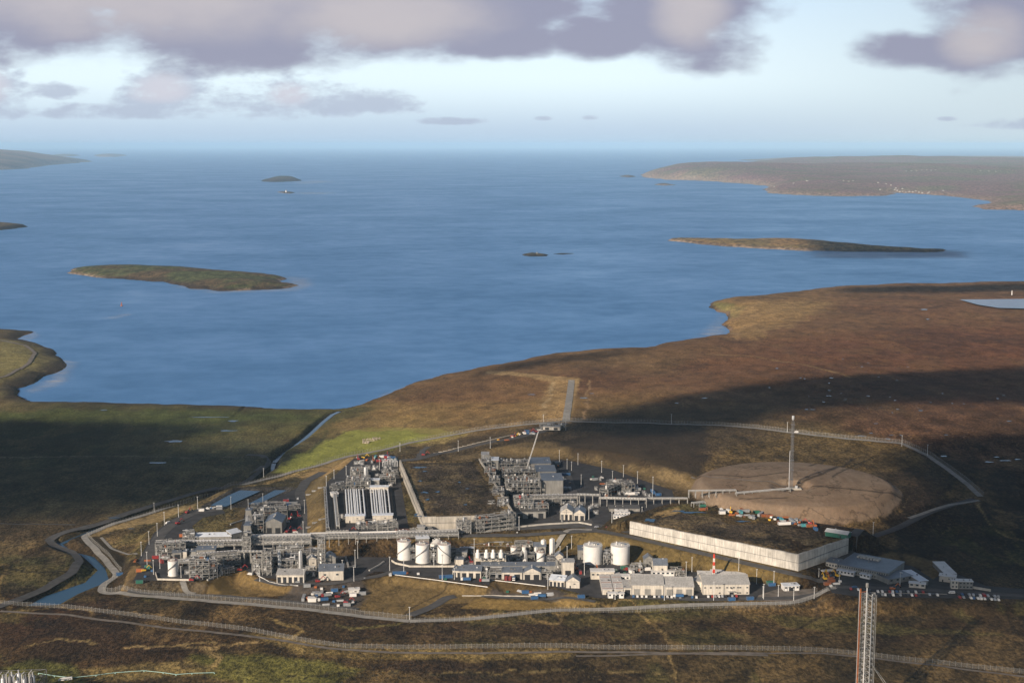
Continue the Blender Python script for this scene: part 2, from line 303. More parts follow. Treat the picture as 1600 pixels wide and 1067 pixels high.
# ------------------------------------------------------------------ mesh building
class MB:
    def __init__(s): s.v = []; s.f = []; s.m = []
    def add(s, vs, fs, m=0):
        o = len(s.v); s.v += [tuple(map(float, p)) for p in vs]; s.f += [tuple(i + o for i in f) for f in fs]; s.m += [m] * len(fs); return s
    def box(s, cx, cy, z0, w, d, h, m=0, rot=0):
        c, n = math.cos(rot), math.sin(rot); vs = []
        for z in (z0, z0 + h):
            for a, b in ((-w / 2, -d / 2), (w / 2, -d / 2), (w / 2, d / 2), (-w / 2, d / 2)): vs.append((cx + a * c - b * n, cy + a * n + b * c, z))
        return s.add(vs, [(3, 2, 1, 0), (4, 5, 6, 7), (0, 1, 5, 4), (1, 2, 6, 5), (2, 3, 7, 6), (3, 0, 4, 7)], m)
    def bar(s, p, q, t, m=0, n=4):
        return s.tube(p, q, t / 2 * 1.2, t / 2 * 1.2, n, m)
    def tube(s, p, q, r0, r1=None, n=8, m=0, cap=True):
        r1 = r0 if r1 is None else r1; p = np.array(p, float); q = np.array(q, float); d = q - p; L_ = np.linalg.norm(d)
        if L_ < 1e-6: return s
        d /= L_; a = np.array((0, 0, 1.)) if abs(d[2]) < .9 else np.array((1., 0, 0)); u = np.cross(d, a); u /= np.linalg.norm(u); w = np.cross(d, u)
        vs = []
        for c, r in ((p, r0), (q, r1)):
            for i in range(n):
                t = 2 * math.pi * (i + .5) / n; vs.append(c + r * (math.cos(t) * u + math.sin(t) * w))
        fs = [(i, (i + 1) % n, n + (i + 1) % n, n + i) for i in range(n)]
        if cap: fs += [tuple(range(n))[::-1], tuple(range(n, 2 * n))]
        return s.add(vs, fs, m)
    def path(s, pts, r, n=6, m=0):
        for a, b in zip(pts[:-1], pts[1:]): s.tube(a, b, r, r, n, m)
        return s
    def lathe(s, prof, cx=0, cy=0, n=28, m=0):
        vs = []; k = len(prof)
        for r, z in prof:
            for i in range(n):
                t = 2 * math.pi * i / n; vs.append((cx + r * math.cos(t), cy + r * math.sin(t), z))
        fs = [(j * n + i, j * n + (i + 1) % n, (j + 1) * n + (i + 1) % n, (j + 1) * n + i) for j in range(k - 1) for i in range(n)]
        fs += [tuple(range((k - 1) * n, k * n)), tuple(range(n))[::-1]]
        return s.add(vs, fs, m)
    def mesh(s, name, mats, smooth=False):
        me = bpy.data.meshes.new(name); me.from_pydata(s.v, [], s.f); me.update()
        if not isinstance(mats, (list, tuple)): mats = [mats]
        for q in mats: me.materials.append(q)
        me.polygons.foreach_set('material_index', s.m)
        if smooth:
            me.polygons.foreach_set('use_smooth', [True] * len(s.f))
            try: me.set_sharp_from_angle(angle=R(40))
            except Exception: pass
        return me
    def obj(s, name, mats, parent=None, loc=None, smooth=False):
        return link(name, s.mesh(name, mats, smooth), parent, loc)
def link(name, me, parent=None, loc=None, rz=0):
    o = bpy.data.objects.new(name, me); COL.objects.link(o)
    if loc is not None: o.location = loc
    if rz: o.rotation_euler = (0, 0, rz)
    if parent is not None: o.parent = parent
    return o
TOP = []
def tag(o, label, cat, group=None):
    o['label'] = label; o['category'] = cat
    if group: o['group'] = group
    TOP.append(o); return o
def thing(name, loc, label, cat, group=None, rz=0):
    o = bpy.data.objects.new(name, None); COL.objects.link(o); o.empty_display_size = 1
    o.location = loc; o.rotation_euler = (0, 0, rz); return tag(o, label, cat, group)
def struct(o, kind='structure'): o['kind'] = kind; return o
def frame2(A, B, z):
    """front base corners (photo pixels) -> centre, heading, width in metres"""
    z = LV(A[0], z); a = AZ(A[0], A[1], z); b = AZ(B[0], B[1], z); return ((a[0] + b[0]) / 2, (a[1] + b[1]) / 2, z), math.atan2(b[1] - a[1], b[0] - a[0]), math.hypot(b[0] - a[0], b[1] - a[1])

# ------------------------------------------------------------------ the ground sheet
def rows(*segs):
    out = []
    for a, b, s in segs: out += list(np.arange(a, b, s))
    return np.array(out)
CPTS = [  # natural ground cover, by place; peat at right darkened further to paint cloud shade
 (60, 690, (.030, .034, .016)), (60, 760, (.055, .052, .026)), (250, 720, (.048, .050, .024)), (400, 720, (.058, .056, .026)), (300, 650, (.055, .062, .024)), (450, 660, (.085, .080, .030)), (60, 850, (.11, .082, .04)), (40, 900, (.06, .056, .028)),
 (250, 780, (.075, .065, .03)), (100, 980, (.068, .038, .020)), (300, 1000, (.080, .048, .023)), (500, 990, (.085, .062, .028)), (700, 1010, (.095, .066, .030)), (400, 1040, (.10, .08, .034)), (800, 1050, (.09, .07, .032)), (900, 990, (.068, .042, .023)),
 (1100, 985, (.066, .040, .021)), (1300, 960, (.070, .046, .023)), (1500, 1000, (.075, .048, .024)), (1200, 1045, (.09, .07, .032)), (1500, 1050, (.085, .064, .03)), (1400, 950, (.055, .044, .022)), (1000, 960, (.08, .072, .03)),
 (620, 650, (.23, .15, .062)), (750, 620, (.17, .095, .045)), (820, 640, (.23, .145, .06)), (950, 600, (.15, .080, .042)), (1100, 570, (.145, .075, .040)), (1300, 560, (.14, .068, .038)), (1500, 540, (.13, .062, .036)), (1200, 500, (.16, .092, .048)), (1180, 480, (.20, .13, .06)), (1400, 480, (.15, .082, .045)),
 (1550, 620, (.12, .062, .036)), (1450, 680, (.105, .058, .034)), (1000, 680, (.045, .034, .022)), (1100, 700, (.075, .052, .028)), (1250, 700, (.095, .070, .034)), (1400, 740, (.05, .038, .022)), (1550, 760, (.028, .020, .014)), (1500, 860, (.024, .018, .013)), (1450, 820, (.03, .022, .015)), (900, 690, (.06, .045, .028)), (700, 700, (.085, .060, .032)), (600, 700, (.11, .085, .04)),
 (1020, 560, (.16, .1, .05)), (60, 560, (.16, .125, .06)), (20, 590, (.20, .15, .07)), (-400, 700, (.06, .055, .03)), (2000, 700, (.09, .06, .035)), (650, 970, (.07, .05, .026)), (250, 930, (.045, .036, .02))]
PAINTED = [  # (outline in survey pixels, level or None, colour, soft edge m, strength)
 ([(428, 738), (455, 718), (500, 695), (545, 674), (600, 668), (690, 670), (712, 680), (640, 692), (545, 713), (470, 734)], None, (.25, .26, .065), 10, .95),
 ([(560, 672), (700, 664), (735, 672), (700, 690), (640, 695), (690, 680), (640, 672)], None, (.27, .21, .085), 12, .6),
 ([(540, 655), (640, 650), (700, 655), (640, 668), (545, 672)], None, (.24, .17, .07), 16, .6),
 ([(0, 645), (150, 640), (480, 646), (500, 655), (300, 660), (0, 655)], None, (.075, .095, .028), 25, .6),
 ([(470, 748), (508, 738), (508, 836), (476, 834)], None, (.155, .115, .055), 6, .95),
 ([(552, 716), (556, 735), (500, 745), (470, 746), (545, 712)], None, (.32, .22, .10), 5, .9),
 ([(700, 716), (760, 704), (850, 690), (950, 695), (1040, 722), (1120, 748), (1130, 760), (1080, 768), (985, 744), (900, 718), (760, 714)], None, (.17, .125, .065), 8, .9),
 ([(640, 858), (660, 842), (930, 828), (985, 842), (1262, 908), (1240, 918), (1110, 892), (1000, 874), (905, 862), (800, 858), (700, 854)], None, (.155, .120, .052), 5, .92),
 ([(562, 912), (592, 899), (617, 900), (760, 922), (748, 940), (690, 944), (640, 966), (600, 964), (555, 950)], None, (.205, .155, .072), 5, .95),
 ([(752, 935), (905, 937), (930, 942), (800, 952), (720, 950)], None, (.29, .21, .08), 3, .95),
 ([(767, 908), (865, 920), (868, 926), (772, 918)], None, (.12, .09, .045), 3, .9),
 ([(320, 912), (345, 903), (372, 888), (412, 906), (470, 916), (466, 928), (380, 932), (330, 926)], None, (.21, .155, .07), 5, .9),
 ([(300, 915), (350, 905), (375, 925), (330, 932)], None, (.09, .07, .03), 5, .9),
 ([(192, 918), (207, 884), (219, 884), (207, 908), (200, 920)], None, (.24, .18, .09), 2, .95),
 ([(200, 906), (320, 912), (330, 930), (200, 925)], None, (.115, .095, .065), 4, .8),
 ([(365, 835), (385, 780), (392, 798), (384, 845), (350, 850)], None, (.155, .115, .055), 4, .9),
 ([(1320, 866), (1345, 853), (1400, 862), (1470, 880), (1478, 896), (1455, 915), (1440, 886)], None, (.16, .12, .06), 4, .95),
 ([(1030, 800), (1060, 793), (1062, 800), (1030, 812), (1015, 812)], None, (.34, .25, .12), 3, .95),
 ([(130, 842), (170, 820), (300, 788), (300, 795), (180, 826), (150, 838)], None, (.30, .225, .11), 4, .9),
 ([(300, 788), (420, 752), (500, 728), (545, 716), (545, 722), (460, 745), (380, 762), (320, 790)], None, (.26, .19, .085), 4, .85),
 ([(128, 842), (150, 838), (200, 870), (190, 900), (178, 890)], None, (.04, .032, .02), 3, .9),
 ([(470, 905), (560, 905), (575, 925), (553, 952), (430, 940)], None, (.085, .078, .072), 5, .95),
 ([(770, 921), (870, 922), (905, 934), (870, 938), (762, 932)], None, (.10, .092, .085), 4, .95),
 ([(862, 590), (892, 590), (886, 660), (842, 660)], None, (.32, .215, .10), 8, .89),
 ([(760, 580), (880, 590), (902, 592), (904, 597), (860, 594), (770, 584)], None, (.34, .24, .12), 8, .8),
 ([(898, 592), (904, 592), (890, 660), (884, 660)], None, (.34, .24, .12), 4, .9),
 ([(1112, 475), (1160, 480), (1150, 496), (1130, 490)], None, (.20, .20, .075), 12, .7),
 ([(1150, 478), (1290, 472), (1240, 500), (1160, 530), (1140, 520), (1145, 495)], None, (.31, .21, .095), 40, .65),
 ([(0, 530), (40, 535), (80, 548), (95, 565), (60, 585), (20, 600), (0, 622)], None, (.21, .185, .075), 8, .8),
 ([(1240, 680), (1420, 700), (1440, 720), (1380, 735), (1130, 720), (1080, 745), (1150, 700)], None, (.115, .08, .035), 14, .8),
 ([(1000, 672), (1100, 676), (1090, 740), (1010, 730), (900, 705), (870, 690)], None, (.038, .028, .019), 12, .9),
 ([(640, 965), (1290, 935), (1290, 940), (800, 962), (640, 974)], None, (.05, .045, .035), 3, .8),
 ([(0, 1045), (60, 1030), (110, 1040), (130, 1067), (0, 1067)], None, (.14, .15, .045), 6, .8),
 ([(380, 990), (560, 1010), (760, 1018), (900, 1018), (880, 1030), (640, 1030), (480, 1020)], None, (.25, .195, .08), 6, .75),
 ([(300, 1020), (470, 1028), (560, 1045), (520, 1067), (400, 1067), (330, 1050)], None, (.17, .175, .05), 8, .75),
 ([(130, 1048), (300, 1030), (340, 1045), (240, 1058), (150, 1062)], None, (.24, .19, .08), 6, .8),
 ([(540, 965), (700, 975), (1000, 985), (900, 1000), (560, 990)], None, (.068, .045, .025), 8, .7),
 ([(1200, 962), (1330, 962), (1420, 985), (1560, 990), (1400, 992), (1230, 978)], None, (.14, .125, .045), 6, .75),
 ([(560, 1040), (700, 1030), (790, 1050), (700, 1062)], None, (.06, .04, .024), 5, .8),
]
LINES = [  # narrow tongues of bleached grass and trodden paths: (path px, width m, colour)
 ([(35, 1008), (90, 998), (135, 1000), (148, 1007)], 2.4, (.36, .28, .13)), ([(190, 1013), (230, 1009), (285, 1009), (320, 1014), (345, 1008), (400, 1005)], 2.6, (.38, .29, .14)), ([(330, 1016), (345, 1028), (335, 1040)], 3.5, (.34, .26, .12)), ([(285, 1008), (300, 1003), (340, 1003)], 2.0, (.36, .28, .13)),
 ([(140, 948), (170, 955), (260, 962)], 2, (.22, .16, .08)), ([(420, 965), (470, 985), (450, 1000)], 3, (.30, .23, .10)), ([(520, 975), (560, 985), (640, 968)], 2.5, (.2, .18, .07)), ([(0, 714), (200, 713), (410, 714)], 3, (.13, .12, .08)), ([(0, 735), (180, 730), (330, 738)], 1.2, (.03, .028, .018)),
 ([(645, 985), (700, 1000), (780, 1000)], 2, (.045, .03, .02)), ([(1150, 1005), (1260, 1010), (1400, 1000)], 2, (.05, .035, .022)), ([(600, 1048), (760, 1052), (900, 1045), (1080, 1055)], 2, (.25, .2, .09)), ([(440, 1060), (640, 1050), (820, 1060)], 2, (.055, .05, .03)),
 ([(865, 597), (858, 620), (846, 652)], 3.2, (.36, .27, .15)), ([(922, 594), (918, 625), (914, 655)], 2.2, (.30, .20, .11)), ([(1100, 553), (1170, 556), (1260, 570), (1330, 590)], 4, (.25, .17, .08)), ([(1205, 768), (1270, 800), (1400, 810)], 2, (.06, .045, .03)),
 ([(455, 716), (485, 706), (500, 690), (508, 672)], 3, (.07, .075, .03)), ([(0, 885), (60, 895), (110, 892)], 2, (.035, .03, .02))]
EROS_AND_SHADOW = [([(1240, 762), (1262, 750), (1290, 738), (1335, 716)], 2.2), ([(1270, 760), (1380, 770), (1450, 776)], 1.8), ([(1110, 742), (1170, 745), (1230, 738)], 1.6), ([(1300, 745), (1345, 725)], 1.2), ([(1155, 790), (1230, 778)], 1.2), ([(1265, 728), (1290, 718)], 1.4)]  # dark lines on the mound; the first paints the flare stack's cast shadow

def build_ground():
    ys = rows((-4000, 600, 230), (600, 880, 14), (880, 1000, 4.0), (1000, 1500, 2.6), (1500, 1950, 3.6), (1950, 2600, 6), (2600, 4000, 11), (4000, 4900, 60))
    s = np.concatenate([-np.linspace(1.6, .43, 42)[:-1], np.linspace(-.43, .43, 620), np.linspace(.43, 1.6, 42)[1:]])
    half = np.maximum(ys, 500.0)[:, None]
    X = s[None, :] * half + 0 * ys[:, None]; X = np.where(ys[:, None] < 600, s[None, :] * 2200, X); Y = ys[:, None] + 0 * X
    k = sst(560, 900, ys)[:, None]; X = s[None, :] * (2200 * (1 - k) + half * k)
    x, y = X.ravel(), Y.ravel()
    z = ground(x, y)
    # cover
    num = 0; den = 0
    wx = x + 90 * (fbm(x, y, 120, 77, 4) - .5) * 2; wy = y + 120 * (fbm(x, y, 140, 79, 4) - .5) * 2
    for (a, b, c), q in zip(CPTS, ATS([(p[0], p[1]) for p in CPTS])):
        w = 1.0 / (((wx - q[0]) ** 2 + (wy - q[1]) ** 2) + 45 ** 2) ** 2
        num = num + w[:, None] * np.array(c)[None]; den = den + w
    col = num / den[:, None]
    # patches of heather, bleached grass and wet green moss
    n1 = fbm(x, y * .6, 70, 101, 6, .6); n2 = fbm(x, y * .55, 26, 103, 5, .6); n3 = fbm(x, y, 150, 107, 5, .55); n4 = fbm(x, y * .4, 9, 109, 4, .6)
    near = 1 - sst(1250, 1500, y)
    tan = sst(.535, .60, n1 * .6 + n2 * .4); grn = sst(.52, .58, n3) * sst(.47, .54, n2); drk = sst(.51, .57, 1 - n1 * .5 - n3 * .5)
    def mixin(col, k, c): return col + (np.array(c)[None] - col) * k[:, None]
    col = mixin(col, tan * (.14 + .32 * near), (.22, .155, .07)); col = mixin(col, grn * (.05 + .30 * near) * (1 - .9 * sst(-100, 100, x) * sst(1700, 1900, y)), (.115, .12, .04)); col = mixin(col, drk * (.3 + .35 * near), (.034, .022, .013))
    wild = 1 - .45 * sst(1500, 1900, y)
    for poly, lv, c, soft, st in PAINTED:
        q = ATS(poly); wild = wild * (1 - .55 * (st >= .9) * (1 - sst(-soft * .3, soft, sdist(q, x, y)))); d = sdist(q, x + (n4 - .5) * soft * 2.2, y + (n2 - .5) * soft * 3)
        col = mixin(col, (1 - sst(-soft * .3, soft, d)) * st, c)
    col = np.maximum(col, 0)
    rn = fbm(x, y * .45, 190, 211, 5, .5); tl = (1 - sst(.0025, .008, np.abs(rn - .5))) * near * sst(.47, .52, n3); col = mixin(col, tl * .7, (.30, .225, .10)); rn = fbm(x, y * .45, 150, 223, 4, .5); tl = (1 - sst(.002, .006, np.abs(rn - .52))) * near; col = mixin(col, tl * .7, (.03, .022, .015))
    for path, wd, c in LINES:
        d = ldist(ATS(path), x + (n2 - .5) * 16, y + (n4 - .5) * 16); col = mixin(col, (1 - sst(wd * .4, wd * 1.3, d)) * sst(.33, .5, n2 + .06) * .85, c)
    rr = np.hypot(x - FL[0], y - FL[1]) + (n4 - .5) * 5
    km = 1 - sst(106, 109, rr); wild = wild * (1 - .82 * km); band = fbm(rr * 6, np.arctan2(y - FL[1], x - FL[0]) * 40, 60, 55, 5); col = mixin(col, km, (.205, .16, .118)); col = mixin(col, km * sst(.5, .62, n1) * .35, (.16, .115, .08)); col = mixin(col, km * sst(.48, .62, band) * .4, (.14, .10, .072)); col = mixin(col, km * sst(.55, .7, n4) * .25, (.27, .2, .14))
    for path, wd in EROS_AND_SHADOW:
        d = ldist(ATS(path), x + (n4 - .5) * 5, y + (n2 - .5) * 6); col = mixin(col, (1 - sst(wd * .5, wd * 1.6, d)) * .8, (.035, .027, .02))
    # rocky, wave-washed shore
    dc = -sdist(COAST, x + 5 * (n4 - .5), y + 8 * (n2 - .5)); rk = (1 - sst(4, 14, dc)) * sst(-40, -5, 0 * x - 0)
    px_left = sst(-330, -420, x) * sst(1900, 1960, y)
    rk = (1 - sst(3 + 12 * px_left, 8 + 50 * px_left, dc)) * (1 - .35 * sst(.5, .6, n2))
    col = mixin(col, rk * .9, (.045, .035, .028)); bch = (1 - sst(2, 5, dc)) * sst(.5, .6, n1); col = mixin(col, bch * .6, (.22, .15, .11))
    for poly, c in ((POND, (.06, .055, .05)),):
        d = sdist(poly, x, y); col = mixin(col, 1 - sst(2, 5, d), c)
    for pth in (CREEK, CANAL):
        col = mixin(col, 1 - sst(4, 9, ldist(pth, x, y)), (.04, .035, .022))
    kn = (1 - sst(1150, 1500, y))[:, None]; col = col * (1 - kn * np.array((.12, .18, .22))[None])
    lum = col @ np.array([.3, .6, .1]); col = np.clip(lum[:, None] + (col - lum[:, None]) * 1.06, .006, 1)
    ny, nx = X.shape
    me = bpy.data.meshes.new('ground')
    v = np.stack([x, y, z], 1).astype(np.float32)
    i = np.arange(ny - 1)[:, None] * nx + np.arange(nx - 1)[None]; q = np.stack([i, i + 1, i + nx + 1, i + nx], -1).reshape(-1, 4)
    keep = (z[q].max(1) > -5.5); q = q[keep]
    me.vertices.add(len(v)); me.vertices.foreach_set('co', v.ravel()); me.loops.add(q.size); me.loops.foreach_set('vertex_index', q.ravel().astype(np.int32))
    me.polygons.add(len(q)); me.polygons.foreach_set('loop_start', np.arange(0, q.size, 4, dtype=np.int32)); me.polygons.foreach_set('loop_total', np.full(len(q), 4, np.int32))
    me.update(calc_edges=True); me.polygons.foreach_set('use_smooth', np.ones(len(q), bool))
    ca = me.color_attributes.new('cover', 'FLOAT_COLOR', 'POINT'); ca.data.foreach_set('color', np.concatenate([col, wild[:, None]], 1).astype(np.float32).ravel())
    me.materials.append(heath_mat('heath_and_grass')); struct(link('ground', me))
def heath_mat(name, flat=None):
    mt = bpy.data.materials.new(name); mt.use_nodes = True; N = mt.node_tree.nodes; L = mt.node_tree.links; b = N['Principled BSDF']
    b.inputs['Roughness'].default_value = .95; b.inputs['Specular IOR Level'].default_value = .15
    g = N.new('ShaderNodeNewGeometry')
    def nz(sc, sy=1.0, det=6, ro=.6):
        m_ = N.new('ShaderNodeMapping'); m_.inputs['Scale'].default_value = (1, sy, 1); L.new(g.outputs['Position'], m_.inputs[0])
        n = N.new('ShaderNodeTexNoise'); n.inputs['Scale'].default_value = sc; n.inputs['Detail'].default_value = det; n.inputs['Roughness'].default_value = ro; L.new(m_.outputs[0], n.inputs[0]); return n.outputs[0]
    def mr(v, a, b_, c, d):
        n = N.new('ShaderNodeMapRange'); L.new(v, n.inputs[0]); n.inputs[1].default_value = a; n.inputs[2].default_value = b_; n.inputs[3].default_value = c; n.inputs[4].default_value = d; return n.outputs[0]
    if flat: src = N.new('ShaderNodeRGB'); src.outputs[0].default_value = (*flat, 1)
    else: src = N.new('ShaderNodeAttribute'); src.attribute_name = 'cover'
    a = nz(.045, .6, 9, .68); c = nz(.35, .6, 5, .65); e = nz(.012, .5, 6)
    f1 = mr(a, .37, .63, .42, 1.6); f2 = mr(c, .37, .63, .42, 1.6)
    m0 = N.new('ShaderNodeMath'); m0.operation = 'MULTIPLY'; L.new(f1, m0.inputs[0]); L.new(f2, m0.inputs[1]); mm = N.new('ShaderNodeMix'); mm.data_type = 'FLOAT'; mm.inputs[2].default_value = 1; L.new(m0.outputs[0], mm.inputs[3]); L.new(src.outputs['Alpha'], mm.inputs[0])
    sc = N.new('ShaderNodeVectorMath'); sc.operation = 'SCALE'; L.new(src.outputs[0], sc.inputs[0]); L.new(mm.outputs[0], sc.inputs[3])
    # straw-coloured tussocks
    rg = nz(.009, .8, 7, .55); r1 = N.new('ShaderNodeMath'); r1.operation = 'SUBTRACT'; L.new(rg, r1.inputs[0]); r1.inputs[1].default_value = .5; r2 = N.new('ShaderNodeMath'); r2.operation = 'ABSOLUTE'; L.new(r1.outputs[0], r2.inputs[0]); rk_ = mr(r2.outputs[0], 0, .008, .55, 1); rm_ = N.new('ShaderNodeVectorMath'); rm_.operation = 'SCALE'; L.new(sc.outputs[0], rm_.inputs[0]); L.new(rk_, rm_.inputs[3]); sc = rm_
    tn = N.new('ShaderNodeMix'); tn.data_type = 'RGBA'; L.new(sc.outputs[0], tn.inputs[6]); tn.inputs[7].default_value = (.24, .175, .08, 1)
    k = N.new('ShaderNodeMath'); k.operation = 'MULTIPLY'; L.new(mr(c, .56, .68, 0, 1), k.inputs[0]); L.new(mr(e, .46, .62, 0, .45), k.inputs[1]); k2 = N.new('ShaderNodeMath'); k2.operation = 'MULTIPLY'; L.new(k.outputs[0], k2.inputs[0]); L.new(src.outputs['Alpha'], k2.inputs[1]); L.new(k2.outputs[0], tn.inputs[0])
    L.new(tn.outputs[2], b.inputs['Base Color'])
    bp = N.new('ShaderNodeBump'); bp.inputs['Strength'].default_value = .8; bp.inputs['Distance'].default_value = 2.6
    bs = N.new('ShaderNodeMath'); bs.operation = 'MULTIPLY'; L.new(src.outputs['Alpha'], bs.inputs[0]); bs.inputs[1].default_value = .8; L.new(bs.outputs[0], bp.inputs['Strength']); ad = N.new('ShaderNodeMath'); ad.operation = 'ADD'; L.new(a, ad.inputs[0]); L.new(c, ad.inputs[1]); L.new(ad.outputs[0], bp.inputs['Height']); L.new(bp.outputs[0], b.inputs['Normal'])
    return mt
build_ground()

# ------------------------------------------------------------------ sea and still water
m = MB(); m.add([(-160000, -9000, 0), (160000, -9000, 0), (160000, 170000, 0), (-160000, 170000, 0)], [(0, 1, 2, 3)]); struct(m.obj('sea', SEAM))
m = MB(); m.add([(-150000, -8900, -7), (150000, -8900, -7), (150000, 160000, -7), (-150000, 160000, -7)], [(0, 1, 2, 3)]); struct(m.obj('sea_bed', mat('sea_bed', (.05, .06, .05))))
def flatpoly(name, pts, z, mt):
    m = MB(); m.add([(p[0], p[1], z) for p in pts], [tuple(range(len(pts)))]); return struct(m.obj(name, mt))
def grow(poly, r):
    cx = sum(p[0] for p in poly) / len(poly); cy = sum(p[1] for p in poly) / len(poly)
    return [(cx + (p[0] - cx) * (1 + r / max(1, math.hypot(p[0] - cx, p[1] - cy))), cy + (p[1] - cy) * (1 + r / max(1, math.hypot(p[0] - cx, p[1] - cy)))) for p in poly]
flatpoly('river_water', grow(RIVER, 6), 2.7, POOLM)
for nm, q in (('settling_pond_water', [(322, 789), (375, 765.5), (407, 767), (353, 791)]), ('settling_pond_water', [(388, 787), (429, 765.5), (449, 765.5), (400, 788.5)])):
    flatpoly(nm, P(q, 13.0), 13.0, POOLM)
def drape(pts, r):   # resample a path
    out = [pts[0][:2]]
    for a, b in zip(pts[:-1], pts[1:]):
        n = max(1, int(math.hypot(b[0] - a[0], b[1] - a[1]) / r))
        out += [(a[0] + (b[0] - a[0]) * i / n, a[1] + (b[1] - a[1]) * i / n) for i in range(1, n + 1)]
    return np.array(out)
def smooth(p, k=2):
    for _ in range(k):
        q = p.copy(); q[1:-1] = (p[:-2] + 2 * p[1:-1] + p[2:]) / 4; p = q
    return p
def ribbon(name, path, w, mt, dz=.35, level=None, world=False, kind='structure', step=4.0, sm=3, across=4):
    q = path if world else (P(path, level) if level is not None else ATS(path))
    p = smooth(drape(q, step), sm); t = np.gradient(p, axis=0); t /= np.linalg.norm(t, axis=1)[:, None] + 1e-9; n = np.stack([-t[:, 1], t[:, 0]], 1)
    vs = []; k = across + 1
    for j in range(k):
        s = (j / across - .5) * w; vs.append(p + n * s)
    V = np.stack(vs, 1).reshape(-1, 2); Z = ground(V[:, 0], V[:, 1]).reshape(-1, k); Z = Z * .3 + Z.mean(1, keepdims=True) * .4 + Z.max(1, keepdims=True) * .3
    vv = np.concatenate([V, (Z.reshape(-1, 1) + dz)], 1); m = MB()
    m.add(vv, [(i * k + j, i * k + j + 1, (i + 1) * k + j + 1, (i + 1) * k + j) for i in range(len(p) - 1) for j in range(across)])
    o = m.obj(name, mt); struct(o, kind); return p
ribbon('stream_water', CREEK, 6, POOLM, .2, world=True); ribbon('canal_water', CANAL, 5, POOLM, .2, world=True)
def pool(px, py, w, d, seed, dz=.5, name='pool_water'):
    c = AT(px, py); rr = random.Random(seed); n = 14; m = MB(); vs = []
    for i in range(n):
        t = 2 * math.pi * i / n; k = rr.uniform(.5, 1.15); vs.append((c[0] + w / 2 * k * math.cos(t), c[1] + d / 2 * k * math.sin(t)))
    z = float(ground([v[0] for v in vs] + [c[0]], [v[1] for v in vs] + [c[1]]).max()) + dz - .35
    m.add([(a, b, z) for a, b in vs], [tuple(range(n))]); struct(m.obj(name, POOLM))
for i, a in enumerate([(325, 652, 60, 5), (364, 658, 16, 13), (356, 673, 24, 9), (272, 690, 30, 14), (250, 723, 26, 12), (162, 641, 12, 5), (126, 729, 3, 2), (204, 826, 8, 4), (178, 814, 14, 4)]): pool(*a, i)
rp = random.Random(5)
for i in range(55):
    px = rp.gauss(1390, 110); py = rp.choice([rp.uniform(600, 650), rp.uniform(618, 645), rp.uniform(655, 715), rp.uniform(540, 600)])
    if 960 < px < 1600 and not (py > 690 and px < 1440): pool(px, py, rp.uniform(1.5, 7), rp.uniform(1.5, 6), 100 + i, .4)
for i, a in enumerate([(1545, 722, 12, 8), (1570, 720, 16, 6), (1557, 714, 8, 6), (1590, 718, 10, 5), (1475, 713, 10, 8), (912, 622, 14, 6), (925, 615, 8, 5), (830, 617, 14, 6), (1445, 484, 16, 22), (1450, 499, 10, 12), (1320, 685, 10, 5), (1345, 681, 14, 4), (1270, 640, 8, 4), (1100, 622, 12, 5), (1058, 630, 8, 6)]): pool(*a, 300 + i)
flatpoly('reservoir_water', P([(1499, 468), (1600, 467), (1700, 467), (1720, 480), (1600, 482), (1560, 481), (1528, 476)], 31.5), 31.5, POOLM)

